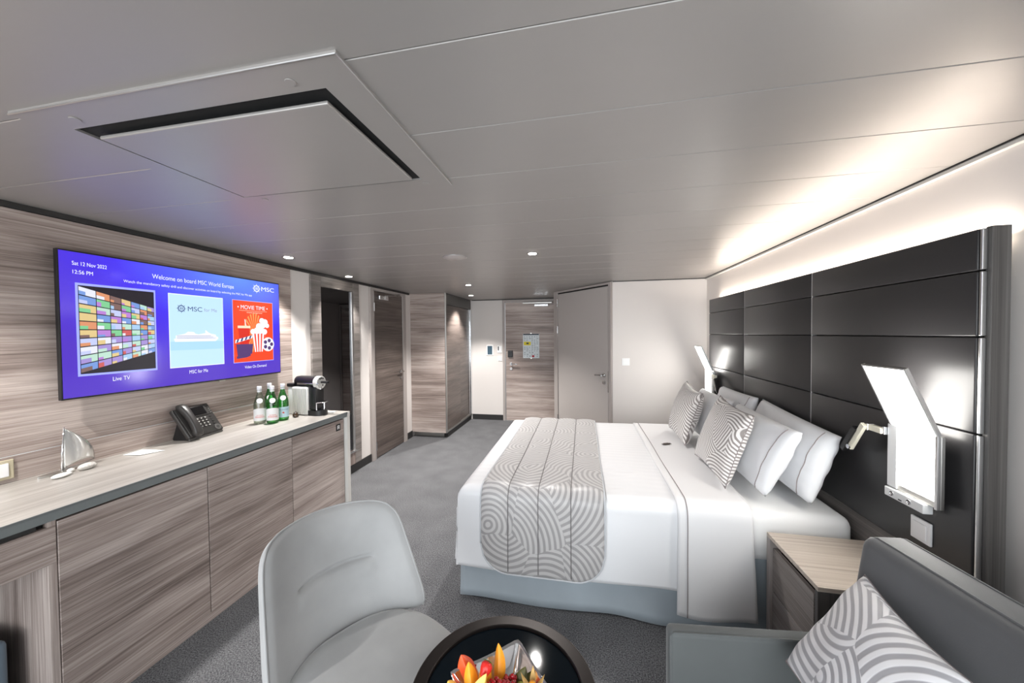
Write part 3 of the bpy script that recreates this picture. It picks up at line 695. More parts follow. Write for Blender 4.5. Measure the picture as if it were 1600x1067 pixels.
obj('bucket_stripes', bm, 'px_red', scr, world=True)
bm = nb()
for i, (cu, cv, r_) in enumerate([(0.805, 0.46, .03), (0.83, 0.47, .035), (0.858, 0.475, .035), (0.882, 0.46, .03), (0.845, 0.515, .035), (0.87, 0.53, .035), (0.885, 0.56, .035), (0.865, 0.575, .03), (0.90, 0.525, .025)]):
    tpoly('', [(cu + r_ * 0.6 * math.cos(2 * PI * k / 12), cv + r_ * math.sin(2 * PI * k / 12)) for k in range(12)], 7 + i * 0.05, None, bm)
obj('popcorn_heap', bm, 'px_white', scr, world=True)
tpoly('clapper_board', [(0.705, 0.215), (0.795, 0.235), (0.803, 0.335), (0.697, 0.335)], 8, 'px_purple')
tpoly('clapper_arm', [(0.692, 0.345), (0.798, 0.395), (0.800, 0.425), (0.694, 0.378)], 8, 'px_white')
bm = nb()
for i in range(4): tpoly('', [(0.697 + i * 0.026, 0.349 + i * 0.0123), (0.708 + i * 0.026, 0.354 + i * 0.0123), (0.716 + i * 0.026, 0.389 + i * 0.0118), (0.705 + i * 0.026, 0.384 + i * 0.0118)], 9, None, bm)
obj('clapper_stripes', bm, 'px_navy', scr, world=True)
def disc(u, v, r_, k, bm, n_=20): tpoly('', [(u + r_ * TH / TW * math.cos(2 * PI * i / n_), v + r_ * math.sin(2 * PI * i / n_)) for i in range(n_)], k, None, bm)
bm = nb(); disc(0.905, 0.325, 0.075, 8, bm); obj('film_reel', bm, 'px_white', scr, world=True)
bm = nb()
for i in range(5): disc(0.905 + 0.042 * TH / TW * math.cos(i * 1.257), 0.325 + 0.042 * math.sin(i * 1.257), 0.020, 9, bm)
obj('reel_holes', bm, 'px_purple', scr, world=True)
tpoly('film_strip', [(0.700, 0.19), (0.76, 0.20), (0.785, 0.215), (0.785, 0.235), (0.72, 0.222), (0.698, 0.215)], 9, 'px_purple')

# ================================================================== THINGS ON THE WORKTOP
def bottle(x, y, gmat, h, label, cap, style):
    t = thing('water_bottle', label, 'bottle', (x, y, ZT), math.radians(-43), 'glass water bottles on worktop')
    s = h / 0.275
    prof = [(0.030, 0.002), (0.036, 0.006), (0.037, 0.012), (0.037, 0.135), (0.0355, 0.152), (0.030, 0.175), (0.022, 0.200), (0.0155, 0.222), (0.0130, 0.240), (0.0130, 0.262)]
    obj('bottle_glass', lathe(nb(), [(r_, z * s) for r_, z in prof], 28), gmat, t, smooth=True, angle=0.9)
    cp = obj('bottle_cap', lathe(nb(), [(0.0142, 0.250 * s), (0.0148, 0.252 * s), (0.0148, 0.272 * s), (0.0130, 0.276 * s)], 20), cap, t, smooth=True, angle=0.6)
    obj('neck_ring', lathe(nb(), [(0.0136, 0.232 * s), (0.0138, 0.247 * s)], 20), 'cap_white', t, smooth=True, angle=0.6)
    def band(z0, z1, a0, a1, rad, mat, name, wave=0.0, n_=24):
        bm = nb()
        grid(bm, lambda i, j: (rad * math.cos(a0 + (a1 - a0) * i), rad * math.sin(a0 + (a1 - a0) * i), (z0 + (z1 - z0 + wave * math.sin(PI * i) - wave) * j) * s), n_, 1)
        return obj(name, bm, mat, t, smooth=True)
    A = math.radians(100)
    lb = band(0.026, 0.118 if style == 'w' else 0.104, -A, A, 0.0377, 'label_white' if style == 'w' else 'label_blue', 'front_label', 0.018 if style == 'w' else 0)
    def wrap(s_, z, size, mat, a_c=0.0):
        me = text_mesh(s_, size, 'CENTER')
        for v in me.vertices:
            a = a_c + v.co.x / 0.0382; v.co = Vector((0.0382 * math.cos(a), 0.0382 * math.sin(a), z * s + v.co.y))
        me_obj('label_text', me, mat, lb)
    if style == 'w':
        wrap('ACQUA', 0.062, 0.012, 'label_red'); wrap('PANNA', 0.047, 0.018, 'label_red')
    else:
        wrap('S.PELLEGRINO', 0.080, 0.0115, 'label_ink')
        bm = nb()
        for i in range(5):
            a = PI / 2 + i * 2 * PI / 5
            pts = [(0.011 * math.cos(a), 0.011 * math.sin(a)), (0.0045 * math.cos(a + PI / 5), 0.0045 * math.sin(a + PI / 5)), (0, 0), (0.0045 * math.cos(a - PI / 5), 0.0045 * math.sin(a - PI / 5))]
            bm.faces.new([bm.verts.new((0.0383 * math.cos(p / 0.0383), 0.0383 * math.sin(p / 0.0383), 0.062 * s + q)) for p, q in pts])
        obj('label_star', bm, 'label_red', lb)
    # oval shoulder label following the shoulder
    def shoulder(z):
        for (r0, z0), (r1, z1) in zip(prof, prof[1:]):
            if z0 <= z <= z1: return r0 + (r1 - r0) * (z - z0) / (z1 - z0) + 0.0008
        return 0.02
    bm = nb(); n_ = 20; zc_ = 0.172
    cv = bm.verts.new((shoulder(zc_) + 0.0004, 0, zc_ * s)); ring = []
    for k in range(n_):
        a = 2 * PI * k / n_; z = zc_ + 0.018 * math.sin(a); rr = shoulder(z); th = 0.020 * math.cos(a) / rr
        ring.append(bm.verts.new((rr * math.cos(th), rr * math.sin(th), z * s)))
    mid = []
    for k in range(n_):
        a = 2 * PI * k / n_; z = zc_ + 0.009 * math.sin(a); rr = shoulder(z); th = 0.010 * math.cos(a) / rr
        mid.append(bm.verts.new((rr * math.cos(th), rr * math.sin(th), z * s)))
    for k in range(n_):
        bm.faces.new((ring[k], ring[(k + 1) % n_], mid[(k + 1) % n_], mid[k])); bm.faces.new((mid[k], mid[(k + 1) % n_], cv))
    obj('shoulder_label', bm, 'label_white', t, smooth=True)
    return t
bottle(-2.292, 2.142, 'bottle_clear', 0.268, 'clear glass water bottle with white label, leftmost of the bottles', 'cap_white', 'w')
bottle(-2.210, 2.168, 'bottle_green', 0.268, 'green glass water bottle with white label at front of the bottles', 'cap_white', 'w')
bottle(-2.212, 2.262, 'bottle_green', 0.272, 'dark green water bottle with pale blue label beside coffee machine', 'cap_white', 'b')
bottle(-2.315, 2.248, 'bottle_green', 0.276, 'green water bottle standing behind the other bottles', 'cap_white', 'b')

# coffee machine, front towards the room (+x)
cm = thing('coffee_machine', 'silver ribbed capsule coffee machine with black top', 'coffee machine', (-2.120, 2.462, ZT), math.radians(-3))
bm = nb(); bx(bm, -0.155, -0.002, -0.058, 0.058, 0.004, 0.225, bev=0.012, seg=3)
obj('body', bm, 'silver_paint', cm, smooth=True, angle=0.6)
for sy in (-1, 1):
    for k in range(10):
        x = -0.141 + k * 0.0136
        obj('rib', B(x, x + 0.0085, min(sy * 0.058, sy * 0.063), max(sy * 0.058, sy * 0.063), 0.012, 0.215, bev=0.0012, seg=1), 'silver_paint', cm)
obj('front_column', B(-0.0018, 0.062, -0.045, 0.045, 0.045, 0.225, bev=0.006), 'black_plastic', cm, smooth=True, angle=.6)
obj('head', lathe(nb(), [(0.020, -0.165), (0.040, -0.145), (0.045, -0.11), (0.045, 0.040)], 28, (0, 0, 0.266), 'x'), 'black_plastic', cm, smooth=True, angle=.9)
fc = obj('head_face', lathe(nb(), [(0.046, 0.0405), (0.052, 0.044), (0.052, 0.074), (0.047, 0.080)], 32, (0, 0, 0.258), 'x'), 'silver_paint', cm, smooth=True, angle=.6)
for y, z in ((-0.016, 0.288), (0, 0.292), (0.016, 0.288), (0.012, 0.236)):
    obj('button', cyl(nb(), 0.006, 0.080, 0.083, o=(0, y, z), ax='x', seg=14), 'black_plastic', fc, smooth=True, angle=.6)
lv = obj('lever', B(-0.11, 0.095, -0.049, -0.043, 0.244, 0.258, bev=0.003), 'chrome', cm, smooth=True, angle=.6)
obj('lever_grip', B(0.082, 0.145, -0.014, 0.014, 0.252, 0.270, bev=0.006), 'black_plastic', lv, smooth=True, angle=.6)
obj('spout', cyl(nb(), 0.011, 0.205, 0.226, o=(0.070, 0, 0), seg=16), 'chrome', cm, smooth=True, angle=.6)
bm = nb(); n_ = 20
pts = [(-0.0018, -0.055, 0.0)] + [(0.055 + 0.062 * math.sin(PI * k / n_), -0.055 * math.cos(PI * k / n_), 0.0) for k in range(n_ + 1)] + [(-0.0018, 0.055, 0.0)]
prism(bm, pts, (0, 0, 0.040))
obj('drip_tray', bm, 'black_plastic', cm)
obj('drip_grate', lathe(nb(), [(0.040, 0.040), (0.041, 0.043), (0.036, 0.044)], 24, (0.062, 0, 0)), 'chrome', cm, smooth=True, angle=.6)
bm = nb(); tube(bm, [(0.066, -0.04, 0.043), (0.066, -0.04, 0.10), (0.105, -0.03, 0.104), (0.112, 0.0, 0.104), (0.105, 0.03, 0.104), (0.066, 0.04, 0.10), (0.066, 0.04, 0.043)], 0.0045, 8)
bx(bm, 0.066, 0.108, -0.034, 0.034, 0.102, 0.106)
obj('cup_rest', bm, 'chrome', cm, smooth=True, angle=.6)
obj('water_tank', B(-0.205, -0.156, -0.045, 0.045, 0.004, 0.222, bev=0.008), 'acrylic', cm, smooth=True, angle=.6)
obj('tank_lid', B(-0.212, -0.150, -0.048, 0.048, 0.2225, 0.250, bev=0.006), 'black_plastic', cm, smooth=True, angle=.6)

sg = thing('sugar_pot', 'small dark amber glass pot between bottles and coffee machine', 'pot', (-2.185, 2.350, ZT))
obj('pot_body', lathe(nb(), [(0.016, 0.001), (0.021, 0.006), (0.022, 0.018), (0.017, 0.028), (0.013, 0.032)], 20), 'sugar_amber', sg, smooth=True, angle=.9)
obj('pot_lid', lathe(nb(), [(0.015, 0.0325), (0.014, 0.037), (0.005, 0.041), (0.004, 0.046)], 20), 'bronze_edge', sg, smooth=True, angle=.9)
cf = thing('card_folder', 'small white card lying at far end of worktop', 'card', (-2.045, 2.545, ZT), 0.15)
obj('card_sheet', B(-0.055, 0.05, -0.018, 0.018, 0.0, 0.004, bev=0.001), 'paper', cf)
obj('card_tray', B(-0.11, -0.056, -0.022, 0.02, 0.0, 0.008, bev=0.002), 'black_plastic', cf)

# telephone
ph = thing('desk_telephone', 'dark grey desk telephone with tilted keypad on worktop', 'telephone', (-2.322, 1.690, ZT), math.radians(98))
TA = math.radians(56)
PM = Matrix(((1, 0, 0, 0), (0, math.cos(TA), -math.sin(TA), 0.012), (0, math.sin(TA), math.cos(TA), 0.006), (0, 0, 0, 1)))
def pobj(name, bm, mat, parent=ph, **k): return obj(name, xf(bm, PM), mat, parent, **k)
W_ = 0.235
pobj('phone_body', B(0, W_, 0, 0.205, 0, 0.026, bev=0.007, seg=3), 'charcoal_plastic', smooth=True, angle=.6)
pobj('front_lip', B(0.004, W_ - 0.002, -0.012, 0.020, 0.004, 0.016, bev=0.004), 'key_plastic', smooth=True, angle=.6)
pobj('display_bezel', B(0.088, 0.205, 0.125, 0.197, 0.0262, 0.031, bev=0.002), 'charcoal_plastic')
pobj('display', B(0.096, 0.186, 0.131, 0.190, 0.0312, 0.0322), 'black_gloss')
for k in range(5): pobj('soft_key', B(0.208, 0.226, 0.130 + k * 0.0135, 0.139 + k * 0.0135, 0.0262, 0.0300, bev=0.001, seg=1), 'key_plastic')
for r_ in range(4):
    for c in range(3):
        x, y = 0.098 + c * 0.026, 0.046 + r_ * 0.0185
        kk = pobj('key', B(x, x + 0.019, y, y + 0.012, 0.0262, 0.0305, bev=0.0015, seg=1), 'key_plastic')
        pobj('key_digit', B(x + 0.006, x + 0.011, y + 0.003, y + 0.009, 0.0306, 0.0309), 'key_mark', kk)
for k in range(4): pobj('function_key', B(0.190, 0.206, 0.050 + k * 0.0185, 0.060 + k * 0.0185, 0.0262, 0.0296, bev=0.0015, seg=1), 'charcoal_plastic')
nk = pobj('navigation_ring', lathe(nb(), [(0.021, 0.0262), (0.0205, 0.0310), (0.013, 0.0318)], 24, (0.200, 0.024, 0)), 'key_plastic', smooth=True, angle=.6)
pobj('navigation_button', cyl(nb(), 0.011, 0.0262, 0.0325, o=(0.200, 0.024, 0), bev=0.001), 'charcoal_plastic', nk, smooth=True, angle=.6)
pobj('cradle', B(0.008, 0.082, 0.006, 0.200, 0.0262, 0.034, bev=0.003), 'charcoal_plastic', smooth=True, angle=.6)
bm = nb(); n_ = 14; rings = []
for i in range(n_ + 1):
    t_ = i / n_; e_ = abs(2 * t_ - 1)
    hw = 0.021 + 0.008 * e_ ** 2; th = 0.018 + 0.003 * e_; z_ = 0.058 - 0.016 * e_ ** 2.2; y_ = -0.004 + 0.222 * t_
    if i in (0, n_): hw *= 0.7; th *= 0.6
    rings.append([bm.verts.new((0.044 + hw * math.copysign(abs(math.cos(a)) ** 0.6, math.cos(a)), y_, z_ + th * math.copysign(abs(math.sin(a)) ** 0.6, math.sin(a)))) for a in [2 * PI * k / 16 for k in range(16)]])
for a, b_ in zip(rings, rings[1:]):
    for k in range(16): bm.faces.new((a[k], a[(k + 1) % 16], b_[(k + 1) % 16], b_[k]))
bm.faces.new(rings[0][::-1]); bm.faces.new(rings[-1])
bmesh.ops.recalc_face_normals(bm, faces=bm.faces[:])
pobj('handset', bm, 'charcoal_plastic', smooth=True, angle=1.2)
pobj('coiled_cord', tube(nb(), [(0.05 + 0.02 * math.cos(k * 0.9) * 0.25 + k * 0.0009, -0.002 + 0.0015 * k, 0.05 + 0.006 * math.sin(k * 0.9)) for k in range(36)], 0.003, 6), 'black_plastic', smooth=True)
bm = nb(); prism(bm, [(0.02, 0.02, 0.0), (0.02, 0.118, 0.0), (0.02, 0.122, 0.01), (0.02, 0.085, 0.125), (0.02, 0.066, 0.11)], (W_ - 0.04, 0, 0))
obj('stand', bm, 'black_plastic', ph)

# sail ornament and pebbles
sl = thing('sail_ornament', 'silver sailboat ornament with curved metal sail on worktop', 'ornament', (-2.40, 1.20, ZT))
def sail(i, j):
    # i along the foot, j up the mast
    foot = Vector((0.0, 0.005, 0.012)).lerp(Vector((-0.022, 0.128, 0.022)), i)
    top = Vector((0.004, 0.012, 0.205))
    p = foot.lerp(top, j)
    p.x += 0.030 * math.sin(PI * i * (1 - j * 0.5)) * (1 - j) ** 0.6 - 0.0
    p.y += 0.030 * i * math.sin(PI * j) * 0.9
    p.z += 0.026 * math.sin(PI * i) * (1 - j)
    return p
bm = nb(); grid(bm, sail, 16, 16); bmesh.ops.remove_doubles(bm, verts=bm.verts[:], dist=1e-5)
so = obj('sail', bm, 'sail_silver', sl, smooth=True); md = so.modifiers.new('s', 'SOLIDIFY'); md.thickness = 0.003
obj('mast', tube(nb(), [(0, 0.003, 0.008), (0.001, 0.004, 0.08), (0.004, 0.012, 0.21)], [0.005, 0.0045, 0.0025], 10), 'chrome', sl, smooth=True)
bm = nb(); n_ = 18
pts = []
for k in range(n_):
    t_ = 2 * PI * k / n_; yy = 0.06 * math.cos(t_); pts.append((0.020 * math.sin(t_) * (1 - (yy / 0.075) ** 2) + 0.012, yy - 0.02, 0.001))
prism(bm, pts, (0, 0, 0.009)); obj('hull', bm, 'brushed', sl)
bm = nb()
for k in range(n_): pass
tube(bm, [(0.0, 0.0, 0.012), (-0.012, 0.065, 0.010), (-0.022, 0.130, 0.022)], 0.003, 8)
obj('boom', bm, 'chrome', sl, smooth=True)
def pebble(x, y, sx, sy, sz, mat, label, rz=0.0, seed=1):
    bm = nb(); bmesh.ops.create_icosphere(bm, subdivisions=3, radius=1.0)
    for v in bm.verts:
        k = 1 + 0.10 * noise.noise(v.co * 1.6 + Vector((seed * 7, 0, 0))); v.co = Vector((v.co.x * sx * k, v.co.y * sy * k, v.co.z * sz * k + sz * 0.97))
    o = obj('pebble', bm, mat, smooth=True); o.location = (x, y, ZT); o.rotation_euler = (0, 0, rz)
    tag(o, label, 'stone', 'pebbles around the sail ornament')
pebble(-2.318, 1.160, 0.020, 0.036, 0.009, 'stone_white', 'flat smooth white pebble in front of the sail ornament', 0.2, 1)
pebble(-2.338, 1.255, 0.022, 0.035, 0.015, 'stone_speckled', 'speckled grey oval pebble right of the sail ornament', 0.1, 2)
pebble(-2.362, 1.212, 0.011, 0.016, 0.009, 'stone_white', 'tiny white pebble between the two larger ones', 0.5, 3)
# folded white paper
fp = thing('folded_card', 'folded white paper card lying between ornament and telephone', 'card', (-2.335, 1.475, ZT), math.radians(38))
for s in (-1, 1):
    bm = nb(); v = [bm.verts.new(p) for p in ((s * 0.085, 0.012, 0.002), (0, 0.028, 0.002), (0, -0.004, 0.024), (0, -0.030, 0.002))]
    bm.faces.new((v[0], v[1], v[2]) if s < 0 else (v[1], v[0], v[2])); bm.faces.new((v[0], v[2], v[3]) if s < 0 else (v[2], v[0], v[3]))
    o = obj('paper_wing', bm, 'paper', fp); md = o.modifiers.new('s', 'SOLIDIFY'); md.thickness = 0.0012

# ================================================================== HEADBOARD
hb = thing('headboard', 'black leather panelled headboard in a grey wood frame', 'headboard', (1.29, 2.66, 0))
obj('back_board', B(1.277, 1.312, 1.416, 3.90, 0.10, 1.81), 'dark_gap', hb, world=True)
obj('side_board', B(1.266, 1.316, 1.397, 1.4155, 0.0, 1.828, bev=0.0015), 'wood_grey_z', hb, world=True)
obj('side_board', B(1.266, 1.316, 3.9005, 3.915, 0.0, 1.828, bev=0.0015), 'wood_grey_z', hb, world=True)
obj('base_board', B(1.262, 1.312, 1.416, 3.90, 0.0, 0.645, bev=0.0015), 'wood_grey_y', hb, world=True)
obj('wall_batten', B(1.3125, 1.349, 2.3, 3.0, 0.6, 1.6), 'dark_gap', hb, world=True)
ZR = [0.650, 1.160, 1.477, 1.690, 1.826]; YR = [1.418, 2.268, 3.110, 3.899]
for c in range(3):
    for r_ in range(4):
        obj('leather_panel', B(1.250, 1.277, YR[c] + 0.0028, YR[c + 1] - 0.0028, ZR[r_] + 0.0015, ZR[r_ + 1] - 0.0015, bev=0.005, seg=3), 'headboard_leather', hb, smooth=True, world=True, angle=0.9)
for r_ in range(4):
    obj('edge_highlight', B(1.2515, 1.2658, 1.4085, 1.4165, ZR[r_] + 0.003, ZR[r_ + 1] - 0.003, bev=0.002), 'aluminium', hb, world=True)  # added bright strips imitating the light caught on the rounded leather panel edges
for y in YR[1:3]: obj('seam_highlight', B(1.2525, 1.2765, y - 0.0025, y + 0.0025, ZR[0], ZR[4] - 0.002), 'seam_bright', hb, world=True)  # pale strips standing in for highlights on the leather bevels at the vertical seams
obj('led_strip', B(1.318, 1.330, 1.43, 3.89, 1.795, 1.801), 'led_glow', hb, world=True)
led = area('headboard_led', (1.329, 2.66, 1.806), (PI, 0, 0), 0.016, 2.46, 5, (1.0, 0.90, 0.79)); led.parent = hb; led.matrix_parent_inverse = rootmat(hb).inverted()

# reading lamps on the headboard
def reading_lamp(label, flip):
    Y = (lambda y: 5.32 - y) if flip else (lambda y: y)
    t = thing('bedside_lamp', label, 'lamp', (1.25, Y(1.58), 0.84), group='kinked glowing bedside lamps')
    def yb(y0, y1): return (min(Y(y0), Y(y1)), max(Y(y0), Y(y1)))
    def bo(name, x0, x1, y0, y1, z0, z1, mat, bev=0.002, par=None):
        a, b_ = yb(y0, y1); return obj(name, B(x0, x1, a, b_, z0, z1, bev=bev), mat, par or t, world=True)
    bo('housing', 1.206, 1.219, 1.474, 1.686, 0.876, 1.132, 'brushed')
    bo('wall_mount', 1.2195, 1.2495, 1.53, 1.65, 0.90, 1.09, 'dark_trim')
    bo('diffuser', 1.199, 1.2055, 1.486, 1.640, 0.902, 1.128, 'lamp_glow', 0.001)
    bo('side_plate', 1.200, 1.2055, 1.642, 1.684, 0.880, 1.128, 'acrylic', 0.001)
    bo('edge_rail', 1.196, 1.2055, 1.474, 1.4845, 0.876, 1.132, 'aluminium', 0.001)
    bs = bo('control_base', 1.192, 1.224, 1.520, 1.686, 0.840, 0.8755, 'acrylic', 0.003)
    for y in (1.575, 1.650):
        obj('button', lathe(nb(), [(0.0105, -0.0015), (0.009, -0.003), (0.0085, 0)], 20, (1.192, Y(y), 0.858), 'x'), 'chrome', bs, smooth=True, world=True)
    bo('base_slot', 1.1905, 1.192, 1.606, 1.620, 0.846, 0.850, 'black_plastic', 0, bs)
    # tilted upper pane: lit on both faces, in a metal rim
    y0, y1 = yb(1.474, 1.672)
    P0, P1 = Vector((1.203, 0, 1.132)), Vector((1.103, 0, 1.367)); d = (P1 - P0).normalized(); nn = Vector((-d.z, 0, d.x))
    def slab(name, a, b_, h0, h1, ya, yb_, mat):
        bm = nb(); L_ = (P1 - P0).length
        c = [P0 + d * a * L_ + nn * h0, P0 + d * b_ * L_ + nn * h0, P0 + d * b_ * L_ + nn * h1, P0 + d * a * L_ + nn * h1]
        prism(bm, [(p.x, ya, p.z) for p in c], (0, yb_ - ya, 0)); return obj(name, bm, mat, t, world=True)
    slab('upper_diffuser', 0.0, 0.975, -0.0045, 0.0045, y0 + 0.008, y1 - 0.008, 'lamp_glow')
    slab('upper_rim', 0.0, 1.0, -0.006, 0.006, y0, y0 + 0.0075, 'aluminium'); slab('upper_rim', 0.0, 1.0, -0.006, 0.006, y1 - 0.0075, y1, 'aluminium')
    slab('top_rim', 0.976, 1.0, -0.006, 0.006, y0 + 0.008, y1 - 0.008, 'steel')
    bo('hinge_block', 1.19, 1.212, 1.686, 1.698, 1.080, 1.112, 'chrome', 0.002)
    def bar(name, p, q, w_, x0, x1, mat, par):
        # flat bar of width w_ in the plane of the headboard, thickness x0..x1
        p, q = Vector(p), Vector(q); d_ = (q - p).normalized(); n2_ = Vector((0, -d_.z, d_.y)) * w_ / 2
        bm = nb(); prism(bm, [p + n2_ + Vector((x0, 0, 0)), q + n2_ + Vector((x0, 0, 0)), q - n2_ + Vector((x0, 0, 0)), p - n2_ + Vector((x0, 0, 0))], (x1 - x0, 0, 0))
        bmesh.ops.bevel(bm, geom=bm.edges[:], offset=0.002, segments=1, affect='EDGES')
        return obj(name, bm, mat, par, world=True)
    bar('reading_arm', (1.15, Y(1.698), 1.092), (1.15, Y(1.776), 1.092), 0.024, 0.035, 0.055, 'cream_metal', t)
    hd = bar('reading_head', (1.15, Y(1.772), 1.100), (1.15, Y(1.850), 0.975), 0.024, 0.020, 0.0345, 'cream_metal', t)
    bar('head_back', (1.15, Y(1.812), 1.075), (1.15, Y(1.888), 0.958), 0.026, 0.014, 0.040, 'black_plastic', hd)
    obj('head_lens', cyl(nb(), 0.010, 1.164, 1.170, o=(0, Y(1.846), 0.982), ax='x', seg=16), 'chrome', hd, smooth=True, world=True, angle=.6)
    bo('arm_joint', 1.182, 1.208, 1.7605, 1.7725, 1.078, 1.106, 'chrome', 0.002)
reading_lamp('kinked glowing bedside lamp with reading arm at near end of headboard', False)
reading_lamp('kinked glowing bedside lamp at far end of headboard', True)
plate('light_switch', 'white square switch on black headboard under the bedside lamp', 'switch', TM((1.2495, 1.592, 0.748)) @ RX, 0.080, 0.084)

# ================================================================== BED
BXF, BXH, BYN, BYF, BZ = -0.70, 1.245, 1.890, 3.530, 0.640
bed = thing('bed', 'double bed base with mattress and blue-grey valance', 'bed', (0.3, 2.7, 0))
obj('bed_base', B(-0.62, 1.23, 1.98, 3.46, 0.0, 0.36), 'dark_trim', bed, world=True)
obj('mattress', B(-0.645, BXH, 1.912, 3.508, 0.362, 0.618, bev=0.05, seg=4), 'sheet', bed, smooth=True, world=True)
def skirt_side(name, p0, p1, out, n_, flare, seed, z0=0.010, z1=0.42):
    p0, p1, out = Vector(p0), Vector(p1), Vector(out)
    def P(i, j):
        p = p0.lerp(p1, i); t_ = 1 - j
        wv = noise.noise(Vector((i * 7 + seed, t_ * 0.6, 0))) * 0.010 + 0.004 * math.sin(i * 23 + seed)
        p = p + out * (wv * (0.3 + t_) + flare * t_ ** 1.4)
        p.z = z0 + (z1 - z0) * j + (1 - j) * 0.004 * math.sin(i * 17 + seed)
        return p
    bm = nb(); grid(bm, P, n_, 10)
    o = obj(name, bm, 'bedskirt', bed, smooth=True, world=True); md = o.modifiers.new('s', 'SOLIDIFY'); md.thickness = 0.004; return o
skirt_side('bed_skirt', (-0.695, 1.925, 0), (1.20, 1.925, 0), (0, -1, 0), 60, 0.026, 1)
skirt_side('bed_skirt', (-0.680, 3.49, 0), (-0.680, 1.935, 0), (-1, 0, 0), 50, 0.030, 5)
skirt_side('bed_skirt', (1.20, 3.505, 0), (-0.66, 3.505, 0), (0, 1, 0), 50, 0.02, 9)

RF = 0.055
def fold(d, r=RF):
    if d <= 0: return 0.0, 0.0
    q = r * PI / 2
    if d < q: return r * math.sin(d / r), r * (1 - math.cos(d / r))
    return r, r + d - q
def drape(u, v, lift, bul=0.010, seed=0.0, xf_=BXF, yn=BYN, yf=BYF):
    """cloth coordinate -> point on the made-up bed; u along x, v along y, both run on past the edges"""
    hx, dx_ = fold((xf_ + RF) - u, RF + lift); hy, dy_ = 0, 0
    x = u if hx == 0 and dx_ == 0 else (xf_ + RF) - hx
    if v < yn + RF: h, dy_ = fold((yn + RF) - v, RF + lift); y = yn + RF - h
    elif v > yf - RF: h, dy_ = fold(v - (yf - RF), RF + lift); y = yf - RF + h
    else: y = v
    drop = max(dx_, dy_); z = BZ + lift - drop
    wz = 0.006 * noise.noise(Vector((u * 2.2, v * 2.2, seed)))
    if drop < 0.01: z += wz * 1.2
    else:
        s_ = min(1, drop / 0.15); w2 = (0.5 + noise.noise(Vector((u * 3, v * 3, seed + 4)))) * bul * s_
        fl_ = 0.012 * (drop / 0.45) ** 2
        if dy_ >= dx_: y += (-1 if v < yn + RF else 1) * (w2 + fl_)
        if dx_ >= dy_: x -= w2 + fl_
    return Vector((x, y, z))
def solid(o, t_): md = o.modifiers.new('s', 'SOLIDIFY'); md.thickness = t_; md.offset = -1; return o
dv_ = thing('duvet', 'white satin-striped duvet with grey-piped turndown spread over the bed', 'duvet', (0.1, 2.7, BZ))
HL = 0.445   # cloth length hanging past the edge
bm = nb()
u0, u1, v0, v1 = BXF + RF - HL, 0.52, BYN + RF - HL - 0.03, BYF - RF + HL
grid(bm, lambda i, j: drape(u0 + (u1 - u0) * i, v0 + (v1 - v0) * j + (0.010 * math.sin(9 * i) if j < 0.01 else 0), 0.0), 70, 100)
o = solid(obj('duvet_body', bm, 'duvet_satin', dv_, smooth=True, world=True), 0.008)
bm = nb(); a0, a1 = 0.462, 0.800
def turn(i, j):
    L_ = 0.592 + 0.012 * math.sin(i * 5) ; va, vb = BYN + RF - L_, BYF - RF + 0.56
    uu = a0 + (a1 - a0) * i; p = drape(uu, va + (vb - va) * j, 0.012, 0.012, 3.0)
    if j < 0.25: p.x += (i - 0.45) * 0.05 * max(0, (0.5 - p.z)) ; p.y -= 0.03 * i * i * max(0, 0.55 - p.z)
    return p
grid(bm, turn, 26, 110)
solid(obj('turndown', bm, 'linen', dv_, smooth=True, world=True), 0.010)
obj('piping', tube(nb(), [turn(0.13, j / 130) + Vector((0, -0.002 if j < 40 else 0, 0.002)) for j in range(131)], 0.0022, 6), 'piping_grey', dv_, smooth=True, world=True)
# runner
rn = thing('bed_runner', 'silver quilted bed runner with woven arcs across the foot of the bed', 'bed runner', (-0.23, 2.7, BZ))
X0, X1 = -0.560, 0.108; SEAM = [-0.405, -0.240, -0.066]
def runner(i, j, lift=0.018):
    c = 0.155; L_ = 0.505; ex = min(i, 1 - i) * (X1 - X0)
    if ex < c: L_ -= c - math.sqrt(max(0, c * c - (c - ex) ** 2))
    va, vb = BYN + RF - L_, BYF - RF + L_; uu = X0 + (X1 - X0) * i
    ed = [X0] + SEAM + [X1]; puff = 0
    for p, q in zip(ed, ed[1:]):
        if p <= uu <= q: puff = math.sin(PI * (uu - p) / (q - p)) ** 0.5 * 0.013
    e2 = min(1, min(j, 1 - j) * 30)
    return drape(uu, va + (vb - va) * j, lift + puff * e2 + 0.0012 * noise.noise(Vector((uu * 40, j * 90, 0))), 0.006, 8.0), (uu, va + (vb - va) * j)
bm = nb(); grid(bm, lambda i, j: runner(i, j)[0], 64, 150, uvf=lambda i, j: runner(i, j)[1])
solid(obj('runner_quilt', bm, 'runner_arcs', rn, smooth=True, world=True), 0.008)
loop = [runner(k / 40, 0)[0] for k in range(41)] + [runner(1, k / 120)[0] for k in range(1, 121)] + [runner(1 - k / 40, 1)[0] for k in range(1, 41)] + [runner(0, 1 - k / 120)[0] for k in range(1, 121)]
obj('runner_piping', tube(nb(), loop, 0.0042, 6), 'piping_silver', rn, smooth=True, world=True)
for s in SEAM:
    i = (s - X0) / (X1 - X0)
    obj('stitch_line', tube(nb(), [runner(i, 0.004 + 0.992 * j / 120, 0.0225)[0] for j in range(121)], 0.0024, 5), 'stitch_grey', rn, smooth=True, world=True)

